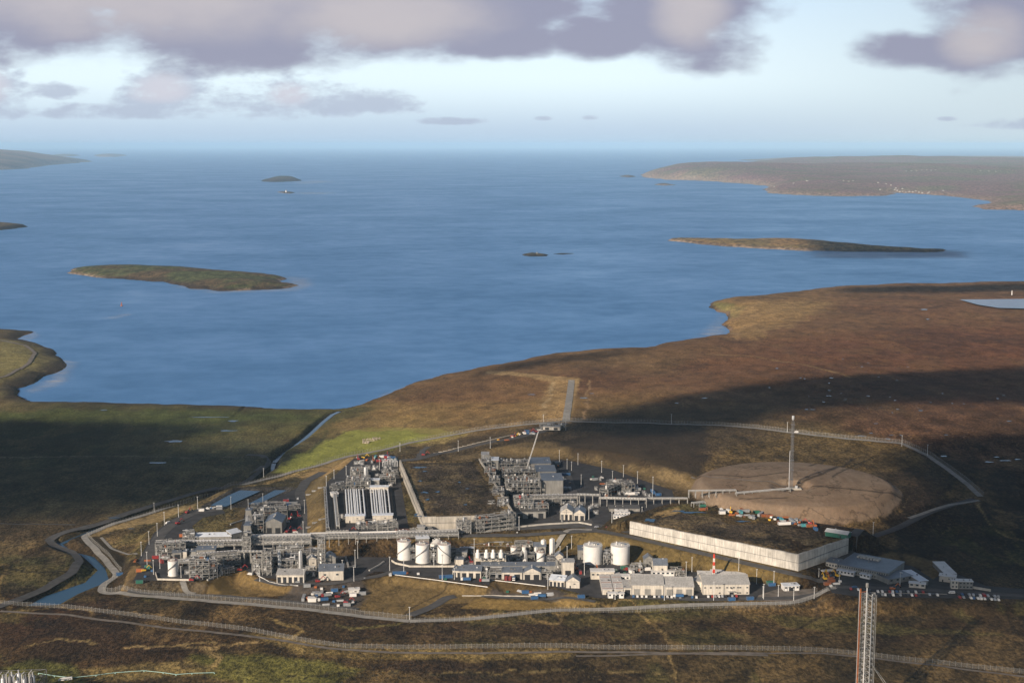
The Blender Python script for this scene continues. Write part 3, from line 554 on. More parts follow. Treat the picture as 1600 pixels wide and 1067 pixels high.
# ------------------------------------------------------------------ islands and far land
def island(name, outline, H, cell, L_, tint, tint2, cliff, seed, label=None, hills=None):
    q = P(outline, 0); xs = [p[0] for p in q]; ys = [p[1] for p in q]
    X, Y = np.meshgrid(np.arange(min(xs) - cell, max(xs) + cell * 2, cell), np.arange(min(ys) - cell * 2, max(ys) + cell * 3, cell * 1.5)); x, y = X.ravel(), Y.ravel()
    wob = cell * 1.6; d = -sdist(q, x + wob * (fbm(x, y, cell * 7, seed, 4) - .5) * 2, y + wob * 2 * (fbm(x, y, cell * 7, seed + 1, 4) - .5) * 2)
    n = fbm(x, y, (max(ys) - min(ys)) * .35 + 60, seed + 2, 5)
    hh = np.full(x.shape, float(H))
    if hills:
        num = 0; den = 0
        for a, b, h_ in hills:
            c = AZ(a, b, 0); w = 1 / (((x - c[0]) ** 2 + ((y - c[1]) * .6) ** 2) + (L_ * 1.2) ** 2) ** 1.5; num = num + w * h_; den = den + w
        hh = num / den
    z = np.where(d > 0, hh * (1 - np.exp(-d / L_)) * ((.55 + .9 * n) if not hills else np.clip(6 * n - 1.9, .1, 2.8)) + np.minimum(d * .9, H * .22) + hh * .10 * (fbm(x, y, L_ * .8, seed + 9, 5) - .5), np.maximum(-4, d * .15))
    col = np.array(tint)[None] + (np.array(tint2) - np.array(tint))[None] * sst(.4, .62, fbm(x, y, L_ * 1.5, seed + 5, 6, .6))[:, None]
    rk = (1 - sst(cell * .8, cell * 2.6, d + cell * 3 * (n - .5)))[:, None]; col = col + (np.array(cliff)[None] * .75 - col) * rk; bb = ((1 - sst(cell * .3, cell * .9, d)) * sst(.52, .58, n))[:, None]; col = col + (np.array((.26, .2, .15))[None] - col) * bb
    me = bpy.data.meshes.new(name); ny, nx = X.shape; i = np.arange(ny - 1)[:, None] * nx + np.arange(nx - 1)[None]; f = np.stack([i, i + 1, i + nx + 1, i + nx], -1).reshape(-1, 4)
    f = f[z[f].max(1) > 0]; used = np.unique(f); rm = np.full(len(x), -1); rm[used] = np.arange(len(used)); f = rm[f]; v = np.stack([x, y, z], 1)[used]; col = col[used]
    me.from_pydata(v.tolist(), [], f.tolist()); me.update(); me.polygons.foreach_set('use_smooth', [True] * len(me.polygons))
    ca = me.color_attributes.new('cover', 'FLOAT_COLOR', 'POINT'); ca.data.foreach_set('color', np.concatenate([col, np.ones((len(col), 1))], 1).ravel())
    me.materials.append(bpy.data.materials['heath_and_grass']); o = struct(link(name, me)); return o
island('island', [(105, 427), (118, 421), (160, 418), (210, 417), (300, 420), (345, 425), (400, 429), (435, 432), (448, 436), (430, 440), (455, 445), (466, 446), (455, 450), (400, 454), (345, 455), (300, 450), (262, 442), (200, 437), (150, 433)], 15, 9, 70, (.075, .085, .032), (.10, .07, .035), (.06, .045, .035), 11)
island('island', [(1046, 376), (1052, 374), (1100, 376), (1150, 377), (1200, 376), (1260, 378), (1340, 384), (1400, 389), (1440, 391), (1484, 391), (1460, 394), (1390, 394), (1320, 393), (1240, 391), (1190, 388), (1140, 385), (1090, 381)], 19, 12, 90, (.23, .145, .06), (.16, .12, .05), (.12, .08, .055), 21)
island('island', [(412, 282), (425, 280), (465, 280), (467, 283), (440, 284.5), (415, 284)], 36, 34, 90, (.05, .045, .03), (.07, .055, .03), (.05, .04, .035), 31)
island('skerry', [(432, 300.5), (445, 299.5), (462, 301), (450, 303)], 8, 16, 40, (.08, .06, .04), (.10, .08, .05), (.06, .05, .04), 32)
island('skerry', [(815, 398), (830, 396.5), (857, 398.5), (857, 400.5), (830, 401)], 8, 6, 20, (.05, .045, .03), (.07, .06, .03), (.04, .035, .03), 33)
island('skerry', [(866, 397), (880, 395.8), (896, 396), (880, 398)], 3, 5, 20, (.05, .04, .03), (.05, .04, .03), (.04, .035, .03), 34)
island('island', [(-140, 356), (-60, 350), (0, 352), (30, 353.5), (42, 354.5), (20, 358), (0, 360), (-90, 362)], 26, 14, 60, (.13, .095, .045), (.09, .07, .035), (.06, .045, .035), 35)
island('headland', [(-420, 262), (-300, 248), (0, 248), (60, 247), (100, 249), (137, 253), (70, 259), (20, 265), (-100, 269), (-300, 270)], 150, 90, 500, (.22, .15, .10), (.13, .10, .07), (.20, .15, .11), 36, hills=[(0, 254, 150), (60, 252, 125), (100, 251, 70), (137, 252, 20), (-200, 256, 160)])
island('stack_islet', [(150, 243), (170, 242), (196, 243.5), (180, 245.5), (155, 245)], 60, 80, 200, (.16, .11, .075), (.13, .09, .06), (.16, .11, .08), 37)
island('stack_islet', [(84, 243.5), (95, 242.6), (122, 243.4), (110, 244.8), (90, 244.8)], 55, 80, 160, (.16, .11, .075), (.13, .09, .06), (.16, .11, .08), 38)
HEAD = [(1005, 277), (1012, 271), (1060, 262), (1200, 258), (1600, 256), (2300, 256), (2600, 300), (2300, 330), (1600, 329), (1560, 328), (1524, 322), (1560, 318), (1540, 314), (1470, 306), (1430, 302.5), (1382, 301), (1376, 307), (1320, 307.5), (1250, 305), (1200, 301), (1192, 297), (1215, 294), (1180, 288), (1130, 284.5), (1080, 282), (1040, 281)]
island('headland', HEAD, 40, 60, 260, (.22, .14, .125), (.17, .15, .09), (.32, .22, .16), 41, hills=[(1015, 274, 80), (1060, 270, 150), (1150, 266, 150), (1250, 265, 120), (1400, 268, 80), (1600, 268, 100), (1900, 270, 90), (1250, 285, 50), (1350, 288, 25), (1450, 292, 25), (1550, 300, 35), (1250, 300, 28), (1350, 304, 22), (1600, 322, 50), (1560, 305, 20), (1500, 285, 45), (1600, 285, 60), (1300, 275, 70), (1200, 276, 80), (1120, 278, 70), (1450, 276, 110), (1550, 276, 120)])  # pale pinkish tints also paint distance haze into the land colour
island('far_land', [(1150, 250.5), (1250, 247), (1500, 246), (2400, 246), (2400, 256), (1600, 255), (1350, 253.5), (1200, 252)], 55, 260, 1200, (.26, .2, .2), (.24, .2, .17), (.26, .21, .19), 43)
island('skerry', [(970, 276), (985, 275.3), (993, 276.3), (980, 277.5)], 22, 34, 60, (.14, .10, .07), (.12, .09, .06), (.13, .09, .065), 44)
island('skerry', [(1021, 288.5), (1040, 288), (1056, 289.5), (1040, 290.5)], 14, 30, 60, (.14, .10, .07), (.12, .09, .06), (.13, .09, .065), 45)
def foam_mat():
    mt = bpy.data.materials.new('sea_foam'); mt.use_nodes = True; N = mt.node_tree.nodes; L = mt.node_tree.links; b = N['Principled BSDF']; b.inputs['Base Color'].default_value = (.7, .72, .74, 1); b.inputs['Roughness'].default_value = .8
    g = N.new('ShaderNodeNewGeometry'); mp = N.new('ShaderNodeMapping'); mp.inputs['Scale'].default_value = (.5, 1, 1); L.new(g.outputs['Position'], mp.inputs[0]); n = N.new('ShaderNodeTexNoise'); n.inputs['Scale'].default_value = .03; n.inputs['Detail'].default_value = 8; n.inputs['Roughness'].default_value = .7; L.new(mp.outputs[0], n.inputs[0])
    at = N.new('ShaderNodeAttribute'); at.attribute_name = 'edge'
    mr = N.new('ShaderNodeMapRange'); mr.inputs[1].default_value = .38; mr.inputs[2].default_value = .75; mr.inputs[4].default_value = .5; L.new(n.outputs[0], mr.inputs[0])
    mu = N.new('ShaderNodeMath'); mu.operation = 'MULTIPLY'; L.new(mr.outputs[0], mu.inputs[0]); L.new(at.outputs['Fac'], mu.inputs[1])
    t = N.new('ShaderNodeBsdfTransparent'); mx = N.new('ShaderNodeMixShader'); L.new(mu.outputs[0], mx.inputs[0]); L.new(t.outputs[0], mx.inputs[1]); L.new(b.outputs[0], mx.inputs[2]); L.new(mx.outputs[0], N['Material Output'].inputs[0]); return mt
FOAM = foam_mat()
def foam(poly, cell=20, edge=60, zz=.25):
    q = P(poly, 0); xs = [p[0] for p in q]; ys = [p[1] for p in q]; X, Y = np.meshgrid(np.arange(min(xs), max(xs) + cell, cell), np.arange(min(ys), max(ys) + cell, cell)); x, y = X.ravel(), Y.ravel()
    d = -sdist(q, x, y); a = sst(0, edge, d); ny, nx = X.shape; i = np.arange(ny - 1)[:, None] * nx + np.arange(nx - 1)[None]; f = np.stack([i, i + 1, i + nx + 1, i + nx], -1).reshape(-1, 4); f = f[a[f].max(1) > 0]
    used = np.unique(f); rm = np.full(len(x), -1); rm[used] = np.arange(len(used)); me = bpy.data.meshes.new('foam'); me.from_pydata(np.stack([x, y, 0 * x + zz], 1)[used].tolist(), [], rm[f].tolist())
    at = me.attributes.new('edge', 'FLOAT', 'POINT'); at.data.foreach_set('value', a[used].astype(np.float32)); me.materials.append(FOAM); struct(link('sea_foam', me), 'stuff')
foam([(430, 430), (490, 434), (500, 446), (470, 456), (330, 460), (250, 448), (300, 444), (440, 440)], 14, 50); foam([(24, 518), (60, 516), (70, 526), (40, 536), (20, 530)], 6, 22); foam([(90, 560), (130, 565), (110, 600), (40, 622), (30, 612), (70, 590)], 6, 26)
foam([(1128, 474), (1150, 520), (1100, 540), (1070, 530), (1110, 500)], 14, 40); foam([(540, 640), (600, 612), (700, 580), (700, 586), (600, 622), (550, 645)], 6, 18)
foam([(440, 285), (500, 281), (540, 284), (470, 290)], 60, 250); foam([(455, 300), (540, 301), (520, 304), (450, 304)], 40, 150); foam([(150, 498), (200, 488), (215, 492), (180, 500)], 8, 30)

# ------------------------------------------------------------------ air, and the clouds whose shade lies on the land
def haze():
    m = MB(); m.box(0, 80000, -8.5, 330000, 180000 + 2000, 510 + 8.5); o = m.obj('haze', None or [])
    mt = bpy.data.materials.new('haze'); mt.use_nodes = True; N = mt.node_tree.nodes; L = mt.node_tree.links; N.remove(N['Principled BSDF'])
    v = N.new('ShaderNodeVolumePrincipled'); v.inputs['Color'].default_value = (.50, .76, 1.0, 1); v.inputs['Density'].default_value = HAZE; v.inputs['Anisotropy'].default_value = -0.15
    L.new(v.outputs[0], N['Material Output'].inputs['Volume']); o.data.materials.clear(); o.data.materials.append(mt); struct(o, 'stuff')
HAZE = 2.0e-5
haze()
def cloud_mat():
    mt = bpy.data.materials.new('cloud_vapour'); mt.use_nodes = True; N = mt.node_tree.nodes; L = mt.node_tree.links; b = N['Principled BSDF']
    b.inputs['Base Color'].default_value = (.8, .8, .82, 1); b.inputs['Roughness'].default_value = 1
    at = N.new('ShaderNodeAttribute'); at.attribute_name = 'thick'
    g = N.new('ShaderNodeNewGeometry'); n = N.new('ShaderNodeTexNoise'); n.inputs['Scale'].default_value = .006; n.inputs['Detail'].default_value = 7; n.inputs['Roughness'].default_value = .6; L.new(g.outputs['Position'], n.inputs[0])
    s = N.new('ShaderNodeMath'); s.operation = 'MULTIPLY_ADD'; L.new(n.outputs[0], s.inputs[0]); s.inputs[1].default_value = .9; L.new(at.outputs['Fac'], s.inputs[2])
    mr = N.new('ShaderNodeMapRange'); mr.interpolation_type = 'SMOOTHSTEP'; L.new(s.outputs[0], mr.inputs[0]); mr.inputs[1].default_value = .5; mr.inputs[2].default_value = 1.25; mr.inputs[3].default_value = 0; mr.inputs[4].default_value = .85
    t = N.new('ShaderNodeBsdfTransparent'); mx = N.new('ShaderNodeMixShader'); L.new(mr.outputs[0], mx.inputs[0]); L.new(t.outputs[0], mx.inputs[1]); L.new(b.outputs[0], mx.inputs[2]); L.new(mx.outputs[0], N['Material Output'].inputs[0])
    return mt
CLM = cloud_mat()
def cloud(poly, alt, edge, dens, cell=45, seed=1, z0=20.0):
    t = (alt - z0) / SD[2]; q = [(p[0] + SD[0] * t, p[1] + SD[1] * t) for p in P(poly, z0)]
    xs = [p[0] for p in q]; ys = [p[1] for p in q]; X, Y = np.meshgrid(np.arange(min(xs) - cell, max(xs) + 2 * cell, cell), np.arange(min(ys) - cell, max(ys) + 2 * cell, cell)); x, y = X.ravel(), Y.ravel()
    d = -sdist(q, x, y); a = sst(-edge * .4, edge, d); th = 14 + 26 * a * (.5 + fbm(x, y, 160, seed, 4)); ny, nx = X.shape
    i = np.arange(ny - 1)[:, None] * nx + np.arange(nx - 1)[None]; f = np.stack([i, i + 1, i + nx + 1, i + nx], -1).reshape(-1, 4); f = f[a[f].max(1) > 0]
    n = len(x); v = np.concatenate([np.stack([x, y, alt + th * a], 1), np.stack([x, y, alt - 6 * a], 1)]); ff = np.concatenate([f, f[:, ::-1] + n]); used = np.unique(ff); rm = np.full(2 * n, -1); rm[used] = np.arange(len(used))
    me = bpy.data.meshes.new('cloud'); me.from_pydata(v[used].tolist(), [], rm[ff].tolist()); me.update(); me.polygons.foreach_set('use_smooth', [True] * len(me.polygons))
    at = me.attributes.new('thick', 'FLOAT', 'POINT'); at.data.foreach_set('value', (np.concatenate([a, a])[used] * dens).astype(np.float32)); me.materials.append(CLM)
    struct(link('cloud', me), 'stuff')
cloud([(-900, 640), (0, 648), (220, 655), (320, 662), (270, 680), (230, 694), (340, 700), (440, 690), (470, 694), (430, 726), (385, 748), (330, 772), (230, 790), (100, 806), (0, 815), (-900, 830)], 950, 90, .95, seed=3)
cloud([(-900, 860), (0, 858), (110, 878), (160, 920), (120, 945), (0, 945), (-900, 960)], 950, 70, .30, seed=4)
cloud([(900, 664), (1000, 636), (1120, 614), (1250, 600), (1350, 590), (1620, 575), (2200, 560), (2200, 640), (1600, 646), (1450, 648), (1330, 656), (1240, 668), (1160, 684), (1080, 700), (1000, 700), (900, 690), (820, 680)], 950, 85, 1.0, seed=6)
cloud([(1400, 700), (1500, 692), (2300, 690), (2300, 950), (1560, 952), (1480, 942), (1330, 936), (1266, 912), (1246, 884), (1258, 852), (1330, 832), (1380, 812), (1440, 795), (1420, 750), (1380, 728)], 950, 70, 1.0, seed=8)  # unseen cloud, its left edge drawn out to shade the wall's end face
cloud([(1262, 374), (1400, 381), (1510, 386), (1505, 396), (1400, 397), (1250, 396)], 1400, 130, 1.0, 90, seed=10)
cloud([(640, 690), (900, 700), (1040, 752), (1010, 790), (900, 800), (800, 812), (720, 806), (640, 802)], 950, 60, .27, seed=12)
cloud([(350, 760), (480, 745), (508, 800), (480, 845), (380, 860), (330, 830)], 950, 40, .30, seed=14)
cloud([(860, 955), (1200, 948), (2300, 950), (2300, 1110), (1300, 1080), (1100, 1010), (900, 985)], 950, 60, .32, seed=16)
cloud([(-900, 960), (200, 950), (480, 968), (540, 985), (200, 1010), (-900, 1020)], 950, 50, .30, seed=17)
cloud([(700, 575), (850, 556), (1010, 546), (1020, 556), (880, 572), (720, 592)], 950, 50, .5, 30, seed=18)
cloud([(1300, 452), (1600, 446), (2000, 446), (2000, 458), (1500, 462), (1300, 461)], 1300, 90, .8, 60, seed=20)

# ------------------------------------------------------------------ pads and roads
def pad(name, px, z, mt, dz=.12): return flatpoly(name, P(px, z), z + dz, mt)
pad('process_yard', [(208, 907), (221, 884), (214, 878), (224, 861), (241, 832), (262, 815), (292, 799), (318, 793), (346, 794), (352, 802), (318, 808), (300, 822), (310, 838), (372, 840), (383, 800), (386, 794), (404, 790.5), (452, 768), (472, 758), (474, 800), (474, 836), (506, 850), (620, 858), (600, 893), (585, 893), (560, 905), (470, 908), (410, 902), (388, 893), (372, 884), (338, 898), (318, 906)], ZL, ASPH)
pad('process_yard', [(600, 893), (620, 862), (760, 872), (905, 868), (960, 880), (1110, 896), (1225, 914), (1260, 908), (1278, 914), (1280, 924), (1240, 936), (1000, 936), (930, 934), (902, 926), (866, 917), (770, 904), (764, 914), (620, 896)], ZL, ASPH)
pad('process_yard', [(1284, 904), (1292, 884), (1340, 872), (1425, 884), (1458, 905), (1480, 890), (1540, 915), (1600, 920), (1600, 936), (1340, 932), (1300, 926)], ZR, ASPH)
pad('process_yard', [(509, 833), (509, 755), (553, 716), (622, 713), (622, 730), (640, 834)], ZU, ASPH)
pad('process_yard', [(748, 718), (885, 719), (955, 733), (1050, 766), (1055, 784), (1005, 799), (950, 818), (930, 822), (800, 828), (760, 812)], ZU, ASPH)
pad('gravel_apron', [(640, 836), (790, 829), (930, 823), (985, 834), (985, 829), (935, 818), (800, 818), (640, 830)], ZU, ROADM, .16)
pad('gravel_apron', [(1230, 915), (1262, 909), (1280, 915), (1275, 930), (1240, 940), (1180, 938), (1185, 930)], ZL, GRAVEL, .18)
ribbon('road', [(474, 838), (474, 800), (468, 770), (478, 752), (505, 738)], 11, ROADM, .3)
ribbon('road', [(640, 856), (700, 845), (800, 836), (930, 828), (985, 839), (1100, 865), (1250, 899), (1285, 910)], 9, ROADM, .35)
ribbon('road', [(855, 845), (880, 800), (925, 822)][:0] or [(925, 828), (912, 805), (895, 770), (882, 735)], 11, ROADM, .3)
ribbon('road', [(860, 862), (890, 842), (925, 828)], 5, TRACK, .45)
ribbon('road', [(200, 917), (235, 921), (330, 930), (430, 938), (500, 945), (560, 952)], 6, ROADM, .35)
ribbon('road', [(285, 908), (290, 920), (305, 928)], 5, TRACK, .4)
ribbon('road', [(228, 880), (236, 860), (252, 834), (275, 814), (305, 800), (340, 796)], 11, ROADM, .3)
ribbon('road', [(400, 905), (440, 915), (520, 912), (600, 898), (640, 882)], 7, ROADM, .35)
ribbon('road', [(640, 962), (680, 946), (700, 932), (712, 932)], 9, ROADM, .4)
ribbon('road', [(752, 932), (800, 934), (868, 935), (930, 940)], 5, ROADM, .4)
ribbon('road', [(985, 932), (1100, 937), (1240, 934), (1290, 921), (1420, 920), (1600, 931), (1800, 945)], 8, ROADM, .3)
ribbon('road', [(1286, 912), (1320, 872), (1345, 846), (1440, 806), (1522, 780)], 9, ROADM, .45)
ribbon('road', [(590, 722), (650, 718), (720, 702), (800, 686), (850, 674), (884, 661)], 11, ROADM, .4)
ribbon('road', [(884, 660), (888, 634), (893, 594)], 10, TRACK, .5)
ribbon('road', [(655, 716), (660, 704), (670, 698)], 7, ROADM, .45)
ribbon('road', [(1420, 810), (1490, 788), (1530, 782)], 5, TRACK, .5)
ribbon('field_track', [(-60, 962), (0, 948), (70, 920), (112, 896), (124, 878), (112, 864), (82, 852), (74, 844), (98, 833), (140, 822), (200, 803), (300, 776), (380, 753), (412, 737), (419, 722), (410, 712), (385, 711)], 9, ROADM, .6)
ribbon('field_track', [(0, 818), (60, 819), (118, 820)], 3, ROADM, .4)
ribbon('field_track', [(158, 840), (175, 858), (200, 866), (214, 866)], 3, TRACK, .4)
ribbon('field_track', [(-40, 600), (10, 588), (45, 568), (55, 552), (40, 540), (0, 532), (-40, 530)], 7, GRAVEL, .6)
ribbon('field_track', [(1080, 745), (1110, 746), (1180, 752), (1230, 760)], 3, GRAVEL, .4)
ribbon('field_track', [(900, 1025), (1100, 1020), (1300, 1022), (1500, 1045), (1640, 1062)], 3, GRAVEL, .4)
ribbon('field_track', [(0, 955), (100, 960), (300, 985), (420, 998), (520, 1014), (640, 1020), (800, 1020), (960, 1019), (1200, 1024)], 4, GRAVEL, .4)
FENCELINE = [(640, 971), (600, 967), (500, 955), (400, 945), (300, 937), (200, 930), (157, 926), (160, 915), (184, 898), (165, 875), (140, 850), (130, 838), (170, 821), (240, 800), (330, 772), (420, 748), (500, 727), (545, 713), (600, 703), (640, 692), (700, 681), (760, 671), (820, 664), (884, 658), (1000, 661), (1100, 664), (1180, 669), (1230, 676), (1320, 686), (1410, 693), (1450, 712), (1500, 748), (1532, 776)]
FENCELINE2 = [(640, 971), (700, 969), (760, 965), (860, 954), (1000, 947), (1100, 945), (1240, 942), (1270, 932), (1305, 918)]
ribbon('perimeter_track', FENCELINE, 6.5, TRACK, .5, across=3); ribbon('perimeter_track', FENCELINE2, 6.5, TRACK, .5, across=3)

# ------------------------------------------------------------------ fences
def posts_mesh(h):
    return MB().box(0, 0, -.5, .10, .10, h + .5).add([(-.08, 0, h), (.08, 0, h), (.08, .5, h + .5), (-.08, .5, h + .5)], [(0, 1, 2, 3)]).mesh('fence_post', STEEL)
def fence(path, label, h=4.0, off=0.0, step=None, world=False, group='security fences round the plant'):
    q = path if world else ATS(path); p = smooth(drape(q, 3.0), 2)
    if off:
        t = np.gradient(p, axis=0); t /= np.linalg.norm(t, axis=1)[:, None]; p = p + np.stack([-t[:, 1], t[:, 0]], 1) * off
    z = ground(p[:, 0], p[:, 1]); L_ = np.concatenate([[0], np.cumsum(np.hypot(*np.diff(p, axis=0).T))])
    root = thing('security_fence', (p[0][0], p[0][1], z[0]), label, 'fence', group); o0 = np.array((p[0][0], p[0][1], z[0]))
    m = MB(); a = np.concatenate([p, (z + .2)[:, None]], 1) - o0; b = a + (0, 0, h - .3); n = len(p)
    m.add(np.concatenate([a, b]), [(i, i + 1, n + i + 1, n + i) for i in range(n - 1)]); m.obj('mesh_panel', MESHM, root)
    r = MB(); [r.bar(b[i], b[i + 1], .07) for i in range(n - 1)]; r.obj('top_rail', STEEL, root)
    step = step or max(4.0, L_[-1] / 96); pm = POSTM.setdefault(h, posts_mesh(h)); k = int(L_[-1] / step)
    for i in range(k + 1):
        s = min(i * step, L_[-1]); x = np.interp(s, L_, p[:, 0]); y = np.interp(s, L_, p[:, 1]); zz = np.interp(s, L_, z)
        link('fence_post', pm, root, (x - o0[0], y - o0[1], zz - o0[2]))
POSTM = {}
fence(FENCELINE[0:7], 'pale mesh security fence below the left process yard and cabins', off=-4)
fence(FENCELINE[6:12], 'mesh security fence zigzagging beside the dark river bend', off=-4)
fence(FENCELINE[11:17], 'security fence along the bright grass strip beside the canal', off=-4)
fence(FENCELINE[16:24], 'security fence between the green field and the pipe yard', off=4)
fence(FENCELINE[23:29], 'security fence along the dark heath behind the flare stack', off=4)
fence(FENCELINE[28:], 'far right security fence bending down to its sharp corner', off=4)
fence(FENCELINE2[:5], 'mesh security fence below the tanks and grassy bank', off=-4)
fence(FENCELINE2[4:], 'mesh security fence in front of the cream warehouses', off=-4)
FG = 'fences crossing the foreground heath'
OUT = [(0, 944), (100, 950), (200, 962), (300, 976), (400, 988), (460, 1000), (540, 1012), (640, 1014), (800, 1012), (1000, 1014), (1200, 1016), (1300, 1020), (1450, 1036), (1600, 1052), (1750, 1068)]
fence(OUT[:4], 'outer heath fence starting at the river mouth gate', 3.6, group=FG)
fence(OUT[3:7], 'outer heath fence crossing pale grass below the cabins', 3.6, group=FG)
fence(OUT[6:10], 'middle length of the outer heath fence, nearly level', 3.6, group=FG)
fence(OUT[9:12], 'outer heath fence running behind the tall lattice flare tower', 3.6, group=FG)
fence(OUT[11:], 'outer heath fence right of the tall lattice flare tower', 3.6, group=FG)
PALEC = mat('pale_barrier_concrete', (.55, .54, .52), .8)
def barrier(path, label, h=1.0, w=.5, mt=None, level=None, name='barrier_wall', cat='barrier'):
    q = P(path, LV(path[0][0], level)) if level is not None else ATS(path); p = drape(q, 6); z = ground(p[:, 0], p[:, 1]); m = MB()
    for i in range(len(p) - 1):
        a, b = p[i], p[i + 1]; m.box((a[0] + b[0]) / 2 - p[0][0], (a[1] + b[1]) / 2 - p[0][1], (z[i] + z[i + 1]) / 2 - z[0] - .3, math.hypot(*(b - a)) + .02 * (i % 3), w, h + .3, 0, math.atan2(b[1] - a[1], b[0] - a[0]))
    return tag(m.obj(name, mt or CONC, None, (p[0][0], p[0][1], z[0])), label, cat)
barrier([(617, 898), (680, 906), (762, 917)], 'long white edge wall above the grass bank, front of the tanks', .6, .3, PALEC, ZL)
barrier([(768, 906), (810, 911), (852, 916)], 'short white edge wall in front of the red trucks', .6, .3, PALEC, ZL)
barrier([(722, 931), (780, 931), (842, 932)], 'thin pale kerb wall beside the lower laydown yard', .8, .5, CONC)
barrier([(398, 892), (404, 900), (420, 909), (440, 914), (466, 915)], 'white crash barrier on the curved road above the grass slope', .7, .3, PALEC)
barrier([(760, 831), (800, 825), (850, 820), (905, 817), (925, 821)], 'pale low wall beside the middle road', 1.6, 1.2, CONC, ZU)
barrier([(640, 692 + 22), (700, 704), (760, 689), (800, 680), (845, 668)], 'white barrier along the road climbing to the hilltop compound', .8, .5, CONC)
for k, (a, lb) in enumerate([([(324, 907), (350, 896), (370, 888)], 'stepped pale walkway climbing the grass bank left of the curved road'), ([(478, 776), (506, 761)], 'upper stepped walkway on the brown bank beside the pipe arrays'), ([(478, 828), (508, 810)], 'lower stepped walkway on the brown bank beside the pipe arrays'),
                             ([(577, 892), (592, 884), (600, 878)], 'stepped walkway on the small grass knoll left of the white tanks'), ([(540, 862 + 8), (545, 888), (556, 884)], 'angled walkway round the dark hollow beside the cream shed'), ([(360, 820), (383, 812)], 'stepped walkway on the slope behind the blue roofed gallery')]):
    barrier(a, lb, 1.3, 1.5, STEEL, name='stair_walkway', cat='walkway')
barrier([(1372, 926), (1480, 928)], 'low kerb between the two car park rows', .3, .5, CONC, ZL)
barrier([(1518, 919), (1548, 924)], 'low grey wall right of the far right cabins', 2.2, .5, CONC, ZL)

# ------------------------------------------------------------------ retaining blocks of peat
def block(px, ztop, base, th, label, mname, closed=True, skip=()):
    q = P(px, ztop); root = thing('retaining_wall', (q[0][0], q[0][1], 0), label, 'retaining wall'); n = len(q)
    for i in range(n):
        if i in skip: continue
        a, b = q[i], q[(i + 1) % n]; za, zb = base[i], base[(i + 1) % n]; L_ = math.hypot(b[0] - a[0], b[1] - a[1]); ux, uy = (b[0] - a[0]) / L_, (b[1] - a[1]) / L_; nx, ny = uy, -ux
        m = MB(); k = max(1, int(L_ / 12)); 
        for j in range(k):   # cast panels butted end to end, each a touch proud of or behind the last
            s0, s1 = L_ * j / k + .04, L_ * (j + 1) / k - .04; o = .05 * ((j * 7) % 3); zb0 = za + (zb - za) * j / k; zb1 = za + (zb - za) * (j + 1) / k; zt = .25 * ((j * 5) % 3 == 0)
            vs = [(a[0] + ux * s + nx * d - q[0][0], a[1] + uy * s + ny * d - q[0][1], z) for s, d, z in ((s0, o, zb0 - 2), (s1, o, zb1 - 2), (s1, o - th, zb1 - 2), (s0, o - th, zb0 - 2), (s0, o, ztop + .8 + zt), (s1, o, ztop + .8 + zt), (s1, o - th, ztop + .8 + zt), (s0, o - th, ztop + .8 + zt))]
            m.add(vs, [(3, 2, 1, 0), (4, 5, 6, 7), (0, 1, 5, 4), (1, 2, 6, 5), (2, 3, 7, 6), (3, 0, 4, 7)])
        m.obj('wall_face', MATS[mname], root)
        ins = MB(); ins.bar((a[0] + nx * .5 - q[0][0], a[1] + ny * .5 - q[0][1], (za + ztop) / 2 + 1), (b[0] + nx * .5 - q[0][0], b[1] + ny * .5 - q[0][1], (zb + ztop) / 2 + 1), .32); ins.obj('ledge', STEELD, root)
    return q
def concmat(name, col):
    mt = mat(name, col, .85, 0, .2, .12); N = mt.node_tree.nodes; L = mt.node_tree.links; b = N['Principled BSDF']; g = N.new('ShaderNodeNewGeometry'); mp = N.new('ShaderNodeMapping'); mp.inputs['Scale'].default_value = (1.2, 1.2, .12); L.new(g.outputs['Position'], mp.inputs[0])
    n = N.new('ShaderNodeTexNoise'); n.inputs['Scale'].default_value = .7; n.inputs['Detail'].default_value = 6; L.new(mp.outputs[0], n.inputs[0]); mr = N.new('ShaderNodeMapRange'); mr.inputs[1].default_value = .35; mr.inputs[2].default_value = .65; mr.inputs[3].default_value = .72; mr.inputs[4].default_value = 1.1; L.new(n.outputs[0], mr.inputs[0])
    v = N.new('ShaderNodeVectorMath'); v.operation = 'SCALE'; L.new(b.inputs['Base Color'].links[0].from_socket, v.inputs[0]); L.new(mr.outputs[0], v.inputs[3]); L.new(v.outputs[0], b.inputs['Base Color']); return mt
concmat('stained_pale_concrete', (.47, .445, .40)); concmat('stained_grey_concrete', (.40, .37, .32))
